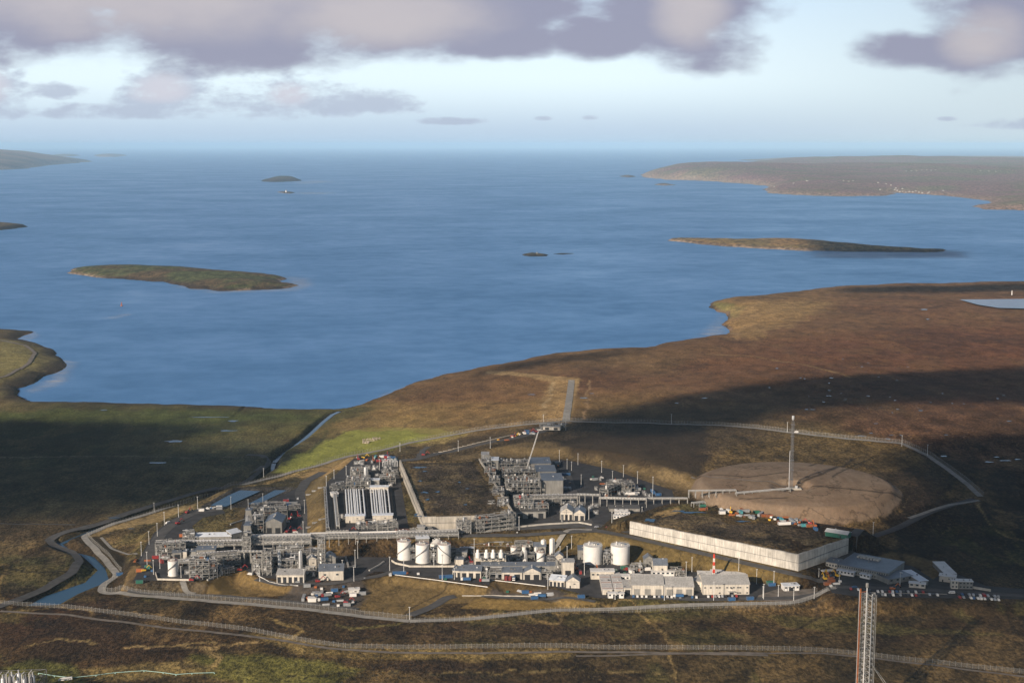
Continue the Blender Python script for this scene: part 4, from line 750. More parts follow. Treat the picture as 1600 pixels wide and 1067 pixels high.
def plateau(q, z, nm, seed, lip):
    xs = [p[0] for p in q]; ys = [p[1] for p in q]; X, Y = np.meshgrid(np.arange(min(xs), max(xs) + 3, 2.5), np.arange(min(ys), max(ys) + 3, 3)); x, y = X.ravel(), Y.ravel(); d = -sdist(q, x, y); ins = d > .9
    zz = z + (fbm(x, y, 30, seed, 5) - .5) * 1.8 - lip * sst(2, 8, d) * (1 - sst(8, 14, d)) - .6
    c = np.array((.060, .045, .03))[None] + (np.array((.115, .085, .045)) - np.array((.060, .045, .03)))[None] * sst(.45, .65, fbm(x, y, 22, seed + 3, 6, .6))[:, None]
    e = (1 - sst(7, 11, d))[:, None] * sst(1.5, 2.5, d)[:, None]; c = c + (np.array((.16, .115, .055))[None] - c) * e * .8
    ny, nx = X.shape; i = np.arange(ny - 1)[:, None] * nx + np.arange(nx - 1)[None]; f = np.stack([i, i + 1, i + nx + 1, i + nx], -1).reshape(-1, 4); f = f[ins[f].all(1)]; used = np.unique(f); rm = np.full(len(x), -1); rm[used] = np.arange(len(used))
    me = bpy.data.meshes.new(nm); me.from_pydata(np.stack([x, y, zz], 1)[used].tolist(), [], rm[f].tolist()); me.update(); me.polygons.foreach_set('use_smooth', [True] * len(me.polygons)); ca = me.color_attributes.new('cover', 'FLOAT_COLOR', 'POINT'); ca.data.foreach_set('color', np.concatenate([c[used], np.ones((len(used), 1))], 1).ravel()); me.materials.append(bpy.data.materials['heath_and_grass']); struct(link(nm, me))
Q1 = block([(661, 809), (806, 806), (750, 717), (624, 720)], ZP, [26, 26, 26, 26], 1.6, 'square grey retaining wall holding dark peat between the two pipe yards', 'stained_grey_concrete', skip=(2,)); plateau(Q1, ZP, 'peat_store', 5, 1.0)
Q2 = block([(984, 816), (1248, 868), (1326, 842), (1300, 826), (1060, 793)], ZW, [25, 22, 25, 35, 35], 2.0, 'long bright concrete retaining wall holding dark peat, right of the plant', 'stained_pale_concrete', skip=(2, 3, 4)); plateau(Q2, ZW, 'peat_store', 9, .6)
def poolz(px, py, z, w, d, seed):
    c = AZ(px, py, z); rr = random.Random(seed); m = MB(); vs = []
    for i in range(12):
        t = 2 * math.pi * i / 12; k = rr.uniform(.45, 1.2); vs.append((c[0] + w / 2 * k * math.cos(t), c[1] + d / 2 * k * math.sin(t)))
    m.add([(a, b, z) for a, b in vs], [tuple(range(12))]); struct(m.obj('pool_water', POOLM))
for i, a in enumerate([(655, 730, 16, 8), (664, 736, 6, 5), (657, 751, 6, 5), (664, 769, 9, 10), (684, 768, 6, 6), (718, 753, 4, 5), (730, 763, 5, 4), (727, 788, 4, 5), (650, 803, 4, 10), (656, 806, 14, 4), (668, 780, 4, 8)]): poolz(a[0], a[1], ZP - .15, a[2], a[3], 500 + i)
for i, a in enumerate([(1015, 812, 12, 16), (1080, 800, 34, 7), (1160, 814, 16, 5), (1060, 798, 12, 5)]): poolz(a[0], a[1], ZW + .1, a[2], a[3], 540 + i)

# ------------------------------------------------------------------ buildings
PALEW = mat('dull_white_panel', (.55, .54, .51), .6, 0, .12, .3)
def windows(root, rects, y, mt=None, nm='window'):
    for (x, z, w, h) in rects:
        o = MB().box(x, y, z, w, .12, h).obj(nm, mt or GLASS, root); MB().box(x, y - .03, z - .14, w + .3, .16, .12).obj('sill', PAINT['grey'], o)
def building(A, B, z, d, h, label, roof='flat', wall=None, rf=None, rise=2.0, wins=0, doors=0, name='building', cat='building', group=None, over=.4, plinth=False, dk=None, winrows=1):
    (x, y, zz), a, w = frame2(A, B, z); root = thing(name, (x, y, zz), label, cat, group, a); wall = wall or GREYC; rf = rf or BLUEG
    m = MB()
    if roof == 'gable_side':      # ridge along the length
        vs = [(-w / 2, 0, -.3), (w / 2, 0, -.3), (w / 2, d, -.3), (-w / 2, d, -.3), (-w / 2, 0, h), (w / 2, 0, h), (w / 2, d, h), (-w / 2, d, h), (-w / 2, d / 2, h + rise), (w / 2, d / 2, h + rise)]
        m.add(vs, [(0, 1, 5, 4), (1, 2, 6, 9, 5), (2, 3, 7, 6), (3, 0, 4, 8, 7), (3, 2, 1, 0)]); m.obj('wall', wall, root)
        r = MB(); t = .25; o = over
        for s in (0, 1):
            y0, y1 = (-o, d / 2) if s == 0 else (d + o, d / 2); zb = h - o * rise / (d / 2)
            vs = [(-w / 2 - o, y0, zb + .02), (w / 2 + o, y0, zb + .02), (w / 2 + o, y1, h + rise + .02), (-w / 2 - o, y1, h + rise + .02)]; vs += [(p[0], p[1], p[2] + t) for p in vs]
            r.add(vs, [(0, 3, 2, 1), (4, 5, 6, 7), (0, 1, 5, 4), (1, 2, 6, 5), (2, 3, 7, 6), (3, 0, 4, 7)])
        r.obj('roof', rf, root)
        MB().box(0, d / 2, h + rise + t - .05, w * .98, .5, .25).obj('ridge_cap', rf, root)
    elif roof == 'gable_end':
        vs = [(-w / 2, 0, -.3), (w / 2, 0, -.3), (w / 2, d, -.3), (-w / 2, d, -.3), (-w / 2, 0, h), (w / 2, 0, h), (w / 2, d, h), (-w / 2, d, h), (0, 0, h + rise), (0, d, h + rise)]
        m.add(vs, [(0, 1, 5, 8, 4), (1, 2, 6, 5), (2, 3, 7, 9, 6), (3, 0, 4, 7), (3, 2, 1, 0)]); m.obj('wall', wall, root)
        r = MB(); t = .25; o = over
        for s in (-1, 1):
            zb = h - o * rise / (w / 2); vs = [(s * (w / 2 + o), -o, zb + .02), (0, -o, h + rise + .02), (0, d + o, h + rise + .02), (s * (w / 2 + o), d + o, zb + .02)]; vs += [(p[0], p[1], p[2] + t) for p in vs]
            r.add(vs, [(0, 3, 2, 1), (4, 5, 6, 7), (0, 1, 5, 4), (1, 2, 6, 5), (2, 3, 7, 6), (3, 0, 4, 7)])
        r.obj('roof', rf, root)
    else:
        m.box(0, d / 2, -.3, w, d, h + .3); m.obj('wall', wall, root)
        r = MB(); o = over
        if roof == 'mono':
            vs = [(-w / 2 - o, -o, h + .02), (w / 2 + o, -o, h + .02), (w / 2 + o, d + o, h + rise), (-w / 2 - o, d + o, h + rise)]; vs += [(p[0], p[1], p[2] + .3) for p in vs]
            r.add(vs, [(0, 3, 2, 1), (4, 5, 6, 7), (0, 1, 5, 4), (1, 2, 6, 5), (2, 3, 7, 6), (3, 0, 4, 7)])
            g = MB(); g.add([(-w / 2, d, h), (w / 2, d, h), (w / 2, d, h + rise), (-w / 2, d, h + rise), (-w / 2, 0, h), (w / 2, 0, h)], [(0, 3, 2, 1), (0, 4, 3), (1, 2, 5)]); g.obj('gable_panel', wall, root)
        else:
            r.box(0, d / 2, h + .02, w + 2 * o, d + 2 * o, .35)
        r.obj('roof', rf, root)
    rfo = [c_ for c_ in root.children if c_.name.split('.')[0] == 'roof'][0]; rg_ = random.Random(int(A[0] * 7 + A[1])); H_ = h + (rise if roof.startswith('gable') else rise * .5 if roof == 'mono' else 0)
    for i in range(0 if name.startswith('warehouse') else rg_.randint(1, 2 + int(w / 12))):
        sx = rg_.uniform(-w * .42, w * .42); sy = d * .5; hh_ = rg_.uniform(.5, 1.2)
        if roof == 'gable_end': sx = 0; sy = rg_.uniform(.15, .85) * d
        vt = MB().box(sx, sy, H_ - .1, rg_.uniform(.6, 1.6), rg_.uniform(.6, 1.4), hh_ + .3); vt.obj('roof_vent', rg_.choice([STEEL, GRATE, SILVER]), rfo)
    if w > 7:
        MB().box(0, -.06, h - .28, w + .2, .22, .22).obj('gutter', STEELD, rfo)
        for sx in (-w / 2 + .25, w / 2 - .25): MB().box(sx, -.07, 0, .16, .14, h - .28).obj('downpipe', STEELD, root)
        if not doors and not wins and h < 12: MB().box(w * rg_.uniform(-.3, .3), -.05, 0, 1.1, .12, 2.2).obj('door', DARK, root); MB().box(w * .12, -.05, h * .55, 1.8, .12, 1.0).obj('louvre', GRATE, root)
    if wins:
        for rw in range(winrows):
            zt = h * (.55 if winrows == 1 else (.2 + .5 * rw)); pit = w / wins; windows(root, [(-w / 2 + pit * (i + .5), zt, min(pit * .5, 2.2), 1.3) for i in range(wins)], -.05)
    if doors:
        pit = w / doors; dh = min(h * .72, 5.5)
        for i in range(doors): MB().box(-w / 2 + pit * (i + .5), -.05, 0, min(pit * .62, 5), .14, dh).obj('door', dk or DARK, root)
    return root, w
B = building
B((270, 875), (284, 874), ZL, 8, 7, 'small square grey hut behind the small white tank', plinth=True, doors=1)
B((286, 875), (292, 875), ZL, 8, 8, 'narrow grey hut between two process sheds', wall=CREAM); B((296, 873), (306, 873), ZL, 9, 7, 'plain grey hut left of the long grey shed')
B((307, 874), (337, 873), ZL, 12, 9, 'long grey shed below two small pitched roofs')
B((307, 862), (325, 862), ZL, 9, 7, 'left of two grey pitched sheds under the blue gallery', 'gable_side', rise=3, wall=GREYC); B((330, 862), (350, 862), ZL, 9, 7, 'right of two grey pitched sheds under the blue gallery', 'gable_side', rise=3.4, wall=GREYC)
B((306, 853), (362, 852), ZL, 7, 9, 'long gallery with pale blue roof behind the grey sheds', 'mono', rf=WHITEB, rise=2, name='covered_gallery', cat='gallery')
B((362, 852), (378, 848), ZL, 8, 11, 'short raised pale blue roofed end of the long gallery', 'mono', rf=WHITEB, rise=2, name='covered_gallery', cat='gallery')
B((414, 833), (441, 833), ZL, 24, 11, 'grey pitched shed with ridge running away beside the dark yard', 'gable_end', rise=4, doors=2)
B((384, 815), (393, 815), ZL, 9, 12, 'tall narrow grey box building at the upper left of the rack'); B((381, 838), (392, 838), ZL, 14, 11, 'grey louvred box building just above the stair tower', wall=GREYC)
B((432, 910), (475, 910), ZL, 10, 7, 'pale shed with four tall dark bays below the process columns', 'mono', rf=ROOFG, wall=CREAM, rise=2.2, doors=5)
B((481, 889), (495, 888), ZL, 9, 9, 'small cream pitched hut on an orange skid', 'gable_end', wall=CREAM, rf=ROOFG, rise=2); B((508, 887), (525, 886), ZL, 12, 9, 'blue grey pitched shed behind the cream warehouse', 'gable_end', wall=GREYC, rise=3)
B((498, 907), (537, 906), ZL, 11, 8.5, 'blank cream warehouse with grey roof left of the sunken hollow', 'mono', rf=BLUEG, wall=CREAM, rise=3, wins=2)
B((539.5, 817), (570, 816.5), ZU, 7, 7, 'pale blue roofed housing at the near end of the left pipe array', wall=CREAM, rf=WHITEB, name='pipe_housing', cat='housing'); B((582, 816), (614, 815.5), ZU, 7, 7, 'pale blue roofed housing at the near end of the right pipe array', wall=CREAM, rf=WHITEB, name='pipe_housing', cat='housing')
B((578, 769.5), (607, 769), ZU, 7, 6, 'cream housing at the far end of the right pipe array', wall=CREAM, rf=WHITEB, name='pipe_housing', cat='housing'); B((577, 761), (593, 761), ZU, 7, 8, 'pale roofed box behind the right pipe array', wall=GREYC, rf=WHITEB)
B((519, 777), (529, 776), ZU, 8, 4, 'small bright white cabin beside the left manifold', wall=WHITE, rf=WHITE)
B((651, 866), (671, 865), ZL, 12, 15, 'tall blue white box building behind the middle tank', wall=GREYC, rf=WHITEB); B((652, 856), (664, 856), ZL, 9, 20, 'pale green topped box behind the tank group', wall=GREYC, rf=ROOFG)
B((712, 872), (730, 872), ZL, 12, 6, 'low blue grey shed right of the tank group', rf=BLUEG); B((712, 884), (724, 884), ZL, 8, 6, 'small cream block left of the cooler building', wall=CREAM)
B((720, 865), (740, 864), ZL, 8, 5, 'low box row behind the blue grey shed', rf=WHITEB)
B((707, 901), (720, 902), ZL, 9, 6, 'open cream bay at the left end of the long workshop row', wall=CREAM, rise=1.4, roof='mono', doors=2)
B((720, 903.5), (752, 904), ZL, 9, 7, 'cream workshop with three doors and blue grey roof', 'mono', wall=CREAM, rise=2.6, doors=3); B((784, 905), (816, 905), ZL, 8, 6.5, 'cream workshop standing behind the two red trucks', 'mono', wall=CREAM, rise=2.2, doors=2)
B((817, 905.5), (845, 905.5), ZL, 10, 6.5, 'cream workshop with a pointed gable facing the camera', 'gable_end', wall=CREAM, rise=4, doors=2); B((752, 893), (870, 893), ZL, 6, 5.5, 'very long low blue grey roofed building behind the workshops', 'mono', wall=GREYC, rise=1.5)
B((878, 900.5), (897, 900.5), ZL, 11, 13, 'cube shaped cream building with one dark door', wall=CREAM, rf=ROOFG, doors=1); B((867, 881), (880, 881), ZL, 9, 7, 'small cream gabled hut right of the white vessels', 'gable_end', wall=CREAM, rise=3)
B((858, 915), (882, 917), ZL, 9, 5.5, 'whitish shed with open frames left of the gabled cream hut', 'mono', wall=CREAM, rf=WHITEB, rise=2, doors=4); B((884, 918.5), (906, 919), ZL, 10, 6, 'cream gabled hut right of the whitish shed', 'gable_end', wall=CREAM, rise=4)
B((834, 865), (853, 865), ZL, 10, 7, 'grey shed behind the tall white vessels', 'gable_side', rise=2.5); B((903, 874), (915, 874), ZL, 10, 9, 'grey shed touching the left wide tank', 'mono', rise=1.5)
B((1006, 885), (1021, 885), ZL, 9, 7, 'small grey gabled hut on the slope foot right of the wide tanks', 'gable_end', rise=3); B((1021, 898), (1043, 898), ZL, 12, 9, 'tall cream pitched shed behind the white flat roof', 'gable_side', wall=CREAM, rf=BLUEG, rise=4)
WARE = 'cream warehouses at the front of the plant'
B((987, 929.5), (1037, 930), ZL, 26, 9, 'left cream warehouse, the tallest of the front row, two big doors', 'gable_side', wall=CREAM, rf=ROOFG, rise=5, doors=3, name='warehouse', cat='warehouse', group=WARE, dk=GREYC)
B((974, 929.5), (987.2, 929.5), ZL, 14, 6.5, 'low cream annex on the left end of the front warehouses', 'mono', wall=CREAM, rf=ROOFG, rise=2.4, doors=1, name='warehouse_annex', cat='annex')
B((1038.5, 930), (1084, 930), ZL, 23, 7.5, 'middle cream warehouse, lower and recessed between its neighbours', 'gable_side', wall=CREAM, rf=ROOFG, rise=5, doors=3, name='warehouse', cat='warehouse', group=WARE, dk=GREYC)
wr, ww = B((1098, 929), (1171, 928.5), ZL, 26, 9, 'right cream warehouse, the longest, with small upper windows', 'gable_side', wall=CREAM, rf=ROOFG, rise=4.5, name='warehouse', cat='warehouse', group=WARE)
windows(wr, [(-ww / 2 + ww * f, 5.8, 1.6, .9) for f in (.05, .17, .30, .36, .52, .60, .66, .75, .80, .95)] + [(-ww / 2 + ww * f, 1.2, 1.6, .9) for f in (.36, .75, .80, .95)], -.05)
MB().box(ww * .11, -1.2, 3.0, 6, 2.4, .3).obj('porch_roof', ROOFG, wr); MB().box(ww * .11, -.06, 0, 3, .14, 2.6).obj('door', DARK, wr)
B((1081, 922), (1098, 925), ZL, 18, 9, 'cream end bay joining the middle and right warehouses', 'mono', wall=CREAM, rf=ROOFG, rise=1, name='warehouse_annex', cat='annex')
B((965, 908), (1002, 908), ZL, 7, 4.5, 'long white flat roofed cabin behind the left warehouse', wall=WHITE, rf=WHITE, wins=6); B((1018, 900), (1054, 900), ZL, 6, 4, 'white cabin with green trim behind the middle warehouse', wall=WHITE, rf=WHITE, wins=5)
B((1090, 903), (1165, 905), ZL, 8, 4, 'long low white roof behind the right warehouse', wall=CREAM, rf=WHITE); B((1110, 898), (1130, 899), ZL, 5, 3.5, 'short white cabin near the striped mast foot', wall=WHITE, rf=WHITE)
B((923, 905), (960, 905), ZL, 9, 7, 'white topped office at the head of the two long striped roofs', wall=CREAM, rf=WHITE, wins=5)
def strip(A_, B_, label):     # long office range running away
    r, w = B(A_, B_, ZL, 46, 4.6, label, wall=CREAM, rf=mat('pale_felt_roof', (.52, .50, .48), .8), name='office_range', cat='office block', group='two long office ranges with striped roofs')
    for i in range(9): MB().box(0, 3 + i * 5, 4.97, w * .96, .7, .12).obj('roof_seam', PAINT['rust'] if i % 3 == 0 else PAINT['grey'], r)
    return r
strip((941, 929), (957, 929), 'left of two long office ranges with striped pale roofs'); strip((959.5, 929), (974, 929), 'right of two long office ranges with striped pale roofs')
B((950, 934.5), (975, 934.5), ZL, 5, 4, 'white cabin across the near end of the long office ranges', wall=WHITE, rf=WHITE, wins=4, doors=1)
B((1225, 923.5), (1249, 922.5), ZL, 8, 4.5, 'white gatehouse among the pale aprons right of the warehouses', wall=WHITE, rf=WHITEB, wins=4, doors=1, name='gatehouse', cat='gatehouse')
B((829, 736.5), (861, 736), ZU, 24, 9, 'rearmost of three long grey halls beside the process trains', 'mono', rise=1.5); B((838, 750), (869, 749.5), ZU, 24, 9.5, 'middle of three long grey halls beside the process trains', 'mono', rise=1.5); B((847, 772.5), (880, 772), ZU, 26, 15, 'nearest and tallest of three long grey halls', 'mono', rise=1.5)
B((805, 810.5), (853, 809.5), ZU, 9, 7, 'low grey block with three dark doors at the upper yard front', wall=GREYC, rf=GRATE, doors=3)
B((875, 812), (895, 812.5), ZU, 18, 8, 'left half of the pale twin gabled hall beside the yard road', 'gable_end', wall=CREAM, rf=ROOFG, rise=4, doors=3); B((896, 813), (914, 813.5), ZU, 18, 7, 'right half of the twin gabled hall, blue grey roof', 'gable_end', wall=CREAM, rf=BLUEG, rise=4, doors=2)
for i, (a, b) in enumerate([((958, 812), (984, 813)), ((961, 807.5), (984, 808)), ((960, 803.5), (981, 804))]): B(a, b, ZU, 5.5, 4, ['nearest', 'middle', 'rearmost'][i] + ' of three stacked rows of long white cabins', wall=WHITE, rf=WHITE, wins=5, group='white cabins above the bright concrete wall')
for i, (a, b) in enumerate([((986, 814), (997, 814.5)), ((998, 810.5), (1006, 811)), ((1004, 808.5), (1013, 809))]): B(a, b, ZU, 9, 3.5, ['left', 'middle', 'right'][i] + ' of three small white roofs right of the long white cabins', wall=WHITE, rf=WHITE, group='white cabins above the bright concrete wall')
B((952, 799), (1000, 799), ZU, 14, 3, 'flat dull grey roofed store behind the white cabins', rf=GRATE)
B((1289, 836.5), (1324, 842), ZW, 10, 4, 'green fronted shed with white roof at the end of the peat wall', 'gable_side', wall=PAINT['green'], rf=WHITE, rise=1.6)
DK = BLUEG
r1, w1 = B((1308, 893), (1387, 908), ZL, 40, 7, 'very large flat roofed accommodation block beside the road junction', wall=GREYC, rf=DK, name='accommodation_block', cat='accommodation block', wins=22, winrows=2)
for i in range(7): MB().box(-w1 / 2 + 8 + i * 3, 30, 7.4, 2.2, 6, 1.4).obj('roof_unit', CREAM, r1)
B((1290, 889), (1308, 892), ZL, 14, 7, 'left wing of the accommodation block, pale walls', wall=CREAM, rf=DK, wins=4); B((1307, 896.5), (1334, 901), ZL, 5, 3.5, 'white cabin row in front of the accommodation block', wall=WHITE, rf=WHITEB, wins=5); B((1343, 902), (1359, 905.5), ZL, 4, 3.5, 'short white cabin in front of the accommodation block', wall=WHITE, rf=WHITEB, wins=3)
B((1388, 913), (1426, 907), ZL, 16, 4.5, 'low dark roofed annex at the right end of the accommodation block', wall=GREYC, rf=DK, wins=4); B((1420, 917.5), (1446, 920), ZL, 6, 3.8, 'cream cabin with two windows beyond the accommodation block', wall=CREAM, rf=WHITE, wins=3)
B((1436, 915), (1450, 914), ZL, 30, 4, 'blue white roofed cabin running back behind the cream cabin', wall=GREYC, rf=WHITEB); B((1467, 908), (1493, 911), ZL, 8, 5, 'white roofed cabin forming the corner of the right buildings', wall=CREAM, rf=WHITE)
B((1476, 903), (1494, 903), ZL, 34, 4, 'white roofed range running back behind the right buildings', wall=GREYC, rf=WHITE); B((1486, 919.5), (1497, 920), ZL, 6, 7, 'white two storey cabin at the far right', wall=CREAM, rf=WHITE, wins=2, winrows=2); B((1498, 920), (1520, 920.5), ZL, 7, 6.5, 'two storey grey cabin with white roof at the far right', wall=GREYC, rf=WHITE, wins=4, winrows=2)
B((848, 671), (875, 672), 34, 8, 4, 'pale low control hut in the hilltop compound', wall=CREAM, rf=ROOFG, doors=2)
for i, (a, b, lb, hh) in enumerate([((471, 917), (496, 917), 'upper white cabin in the left contractor yard', 3.2), ((477, 921), (490, 921), 'white cabin with two windows below the upper white cabin', 3.2), ((499, 920), (516, 920), 'wide white cabin in the middle of the contractor yard', 3.4), ((506, 914.5), (517, 914.5), 'small white cabin behind the wide white cabin', 4),
      ((545, 930), (562, 929), 'grey white hut at the right edge of the contractor yard', 5), ((550, 922), (557, 922), 'narrow cream hut behind the grey white hut', 4), ((481, 944), (494, 944), 'white peaked hut near the perimeter fence', 5), ((568, 914), (574, 914), 'tiny white hut at the foot of the grass slope', 5)]):
    B(a, b, None if False else 8.5, 5, hh, lb, wall=PALEW, rf=WHITEB if i % 2 else WHITE, wins=2 if i < 3 else 0, name='site_cabin', cat='cabin', group='white cabins in the contractor yard')

# ------------------------------------------------------------------ tanks and vessels
def tank(cx, base, z, wpx, h, label, stair=True, side=1, group=None, rail=True, dome=.12):
    c = AZ(cx, base, z); r = wpx / 2 / F * (c[1] * cp - (c[2] - CAM[2]) * sp_); c = (c[0], c[1] + r, z)
    root = thing('storage_tank', c, label, 'tank', group)
    MB().lathe([(r, 0), (r, h)], n=40).obj('shell', WHITE, root, smooth=True)
    MB().lathe([(r + .12, h - .4), (r + .12, h + .1), (r - .2, h + .12), (0.3, h + r * dome + .1), (.01, h + r * dome + .12)], n=40).obj('roof', WHITE, root, smooth=True); trf = root.children[-1] if root.children[-1].name.startswith('roof') else [c_ for c_ in root.children if c_.name.startswith('roof')][0]
    MB().lathe([(r + .5, -.2), (r + .5, .35), (.1, .36)], n=32).obj('footing', CONC, root)
    if rail:
        m = MB(); n = 20; R_ = r - .3
        for i in range(n):
            a0, a1 = 2 * math.pi * i / n, 2 * math.pi * (i + 1) / n; p, q = (R_ * math.cos(a0), R_ * math.sin(a0), h + .1), (R_ * math.cos(a1), R_ * math.sin(a1), h + .1)
            m.bar(p, (p[0], p[1], p[2] + 1.4), .12); m.bar((p[0], p[1], p[2] + 1.4), (q[0], q[1], q[2] + 1.4), .12); m.bar((p[0], p[1], p[2] + .7), (q[0], q[1], q[2] + .7), .1)
        m.obj('handrail', PAINT['rust'] if r < 7 else STEEL, trf)
    if stair:
        s = MB(); n = 22; a0, a1 = (R(-185), R(-28)) if side > 0 else (R(5), R(-150))
        for i in range(n):
            t0, t1 = a0 + (a1 - a0) * i / n, a0 + (a1 - a0) * (i + 1) / n; z0, z1 = h * (.12 + .86 * i / n), h * (.12 + .86 * (i + 1) / n); q = []
            for rr_, zz in ((r + .06, 0), (r + 1.0, 0), (r + 1.0, .55), (r + .06, .55)): q.append((rr_ * math.cos(t0), rr_ * math.sin(t0), z0 + zz))
            for rr_, zz in ((r + .06, 0), (r + 1.0, 0), (r + 1.0, .55), (r + .06, .55)): q.append((rr_ * math.cos(t1), rr_ * math.sin(t1), z1 + zz))
            s.add(q, [(0, 1, 2, 3), (7, 6, 5, 4), (0, 4, 5, 1), (1, 5, 6, 2), (2, 6, 7, 3), (3, 7, 4, 0)])
        s.obj('spiral_stair', STEELD, root)
    for k in range(3):
        a = 1.3 * k + r; MB().lathe([(.45, 0), (.45, 1.1), (.7, 1.15), (.7, 1.4), (.02, 1.6)], r * .5 * math.cos(a), r * .5 * math.sin(a), 10).obj('roof_vent', WHITE, trf, (0, 0, h + r * dome * .55))
    MB().box(r * .2, -r * .25, h + .2, 3.4, 2.6, 2.0).obj('roof_platform', STEEL, trf)
    for k, zz in enumerate((h * .33, h * .66)): MB().lathe([(r + .02, zz), (r + .05, zz + .04), (r + .05, zz + .2), (r + .02, zz + .24)], n=40).obj('weld_band', WHITE, root, smooth=True)
    return root
TG = 'tall white tanks inside the pale bund'
tank(268.8, 901, ZL, 15.5, 13.5, 'small white tank with spiral stair at the far left yard', group=None)
tank(629, 860, ZL, 22, 16, 'rear tall white tank, mostly hidden behind the left bund tank', True, 1, TG); tank(631, 876, ZL, 21.5, 17, 'left front tall white tank with stair rising to the right', True, 1, TG); tank(659.5, 881, ZL, 21.5, 17, 'middle tall white tank in front of the blue white box', True, 1, TG); tank(693.5, 881, ZL, 21, 17, 'right tall white tank, its stair falling to the right', True, -1, TG)
tank(927, 883, ZL, 30, 16.5, 'left of two wide white tanks below the bright concrete wall', False, 1, 'two wide white tanks', dome=.16); tank(970, 883, ZL, 30, 16.5, 'right of two wide white tanks below the bright concrete wall', False, 1, 'two wide white tanks', dome=.16)
tank(845, 881, ZL, 13, 10, 'medium white tank with stair in front of the tall vessels'); tank(803, 870, ZL, 10.5, 8.5, 'small blue shaded white tank right of the coolers'); tank(682, 866, ZL, 24, 9, 'squat grey domed tank hidden behind the right bund tank', False, dome=.6)
tank(819, 868, ZL, 7, 8, 'narrow white tank left of a slim column', False)
def vessel(cx, base, z, wpx, h, label, mt=None, dy=0, group=None, name='pressure_vessel', cat='vessel'):
    c = AZ(cx, base, z); r = wpx / 2 / F * (c[1] * cp - (c[2] - CAM[2]) * sp_); root = thing(name, (c[0], c[1] + r, z), label, cat, group)
    MB().lathe([(r, 1.6), (r, h - r * .7), (r * .86, h - r * .3), (r * .5, h - .05), (.05, h)], n=20).obj('shell', mt or WHITE, root, smooth=True); MB().lathe([(r * .85, 0), (r * .85, 1.7)], n=16).obj('skirt', STEELD, root)
    MB().path([(r + .5, 0, 0), (r + .5, 0, h * .95), (0, 0, h + .8), (0, 0, h - .2)], .28, 6).obj('riser_pipe', SILVER, root); 
    m = MB(); [m.bar((-r - .3, -.4, 0), (-r - .3, -.4, h), .1), m.bar((-r - .3, .4, 0), (-r - .3, .4, h), .1)]; [m.bar((-r - .3, -.4, k), (-r - .3, .4, k), .08) for k in range(1, int(h))]; m.obj('ladder', STEEL, root); return root
vessel(862, 869, ZL, 7, 16.5, 'tallest slim white vessel beside the cube shaped building'); vessel(848.5, 864, ZL, 7, 12.5, 'second tall white vessel standing behind the medium tank'); vessel(837, 870, ZL, 4, 9, 'short slim white vessel left of the medium tank'); vessel(853, 878, ZL, 4, 5, 'stubby white vessel between the medium tank and tallest vessel')
vessel(820.5, 876, ZL, 2.6, 10, 'thin grey column right of the narrow white tank', SILVER); vessel(571, 748, ZU, 5, 13, 'broad grey column among pipework behind the arrays', SILVER); vessel(436, 893, ZL, 4, 19, 'left tall silver column of the process cluster', SILVER); vessel(469, 893, ZL, 4, 19, 'right tall silver column of the process cluster', SILVER); vessel(502, 888, ZL, 5, 14, 'bright white cylinder standing inside the lattice stack', WHITE)
cool = B((741, 886), (791, 885), ZL, 12, 9, 'concrete framed building with four dark bays under white coolers', wall=CREAM, rf=CONC, doors=4, name='cooler_building')[0]
for i, px in enumerate((746.5, 760, 770.5, 783)):
    c = AZ(px, 873.5, ZL + 9.4); t = thing('cooler_vessel', (c[0], c[1], ZL + 9.4), ['leftmost', 'second from left', 'third from left', 'rightmost'][i] + ' of four white coolers on the concrete frame', 'cooler', 'four white coolers')
    MB().lathe([(2.1, 1.6), (2.1, 6), (1.2, 6.6), (1.2, 8.6), (.9, 9), (.02, 9.05)], n=18).obj('shell', WHITE, t, smooth=True)
    for k in range(4): MB().bar((1.6 * math.cos(k * 1.57 + .78), 1.6 * math.sin(k * 1.57 + .78), 0), (1.6 * math.cos(k * 1.57 + .78), 1.6 * math.sin(k * 1.57 + .78), 1.8), .3).obj('leg', STEEL, t)
c, a, w = frame2((612, 878), (712, 885), ZL)
barrier([(612, 877), (618, 881), (640, 886), (712, 886), (710, 872)], 'pale bund wall round the tall white tanks', 1.8, .6, CREAM, ZL, 'bund_wall', 'bund wall'); barrier([(243, 896), (246, 906), (300, 907)], 'pale bund wall round the small white tank', 1.6, .6, CREAM, ZL, 'bund_wall', 'bund wall')

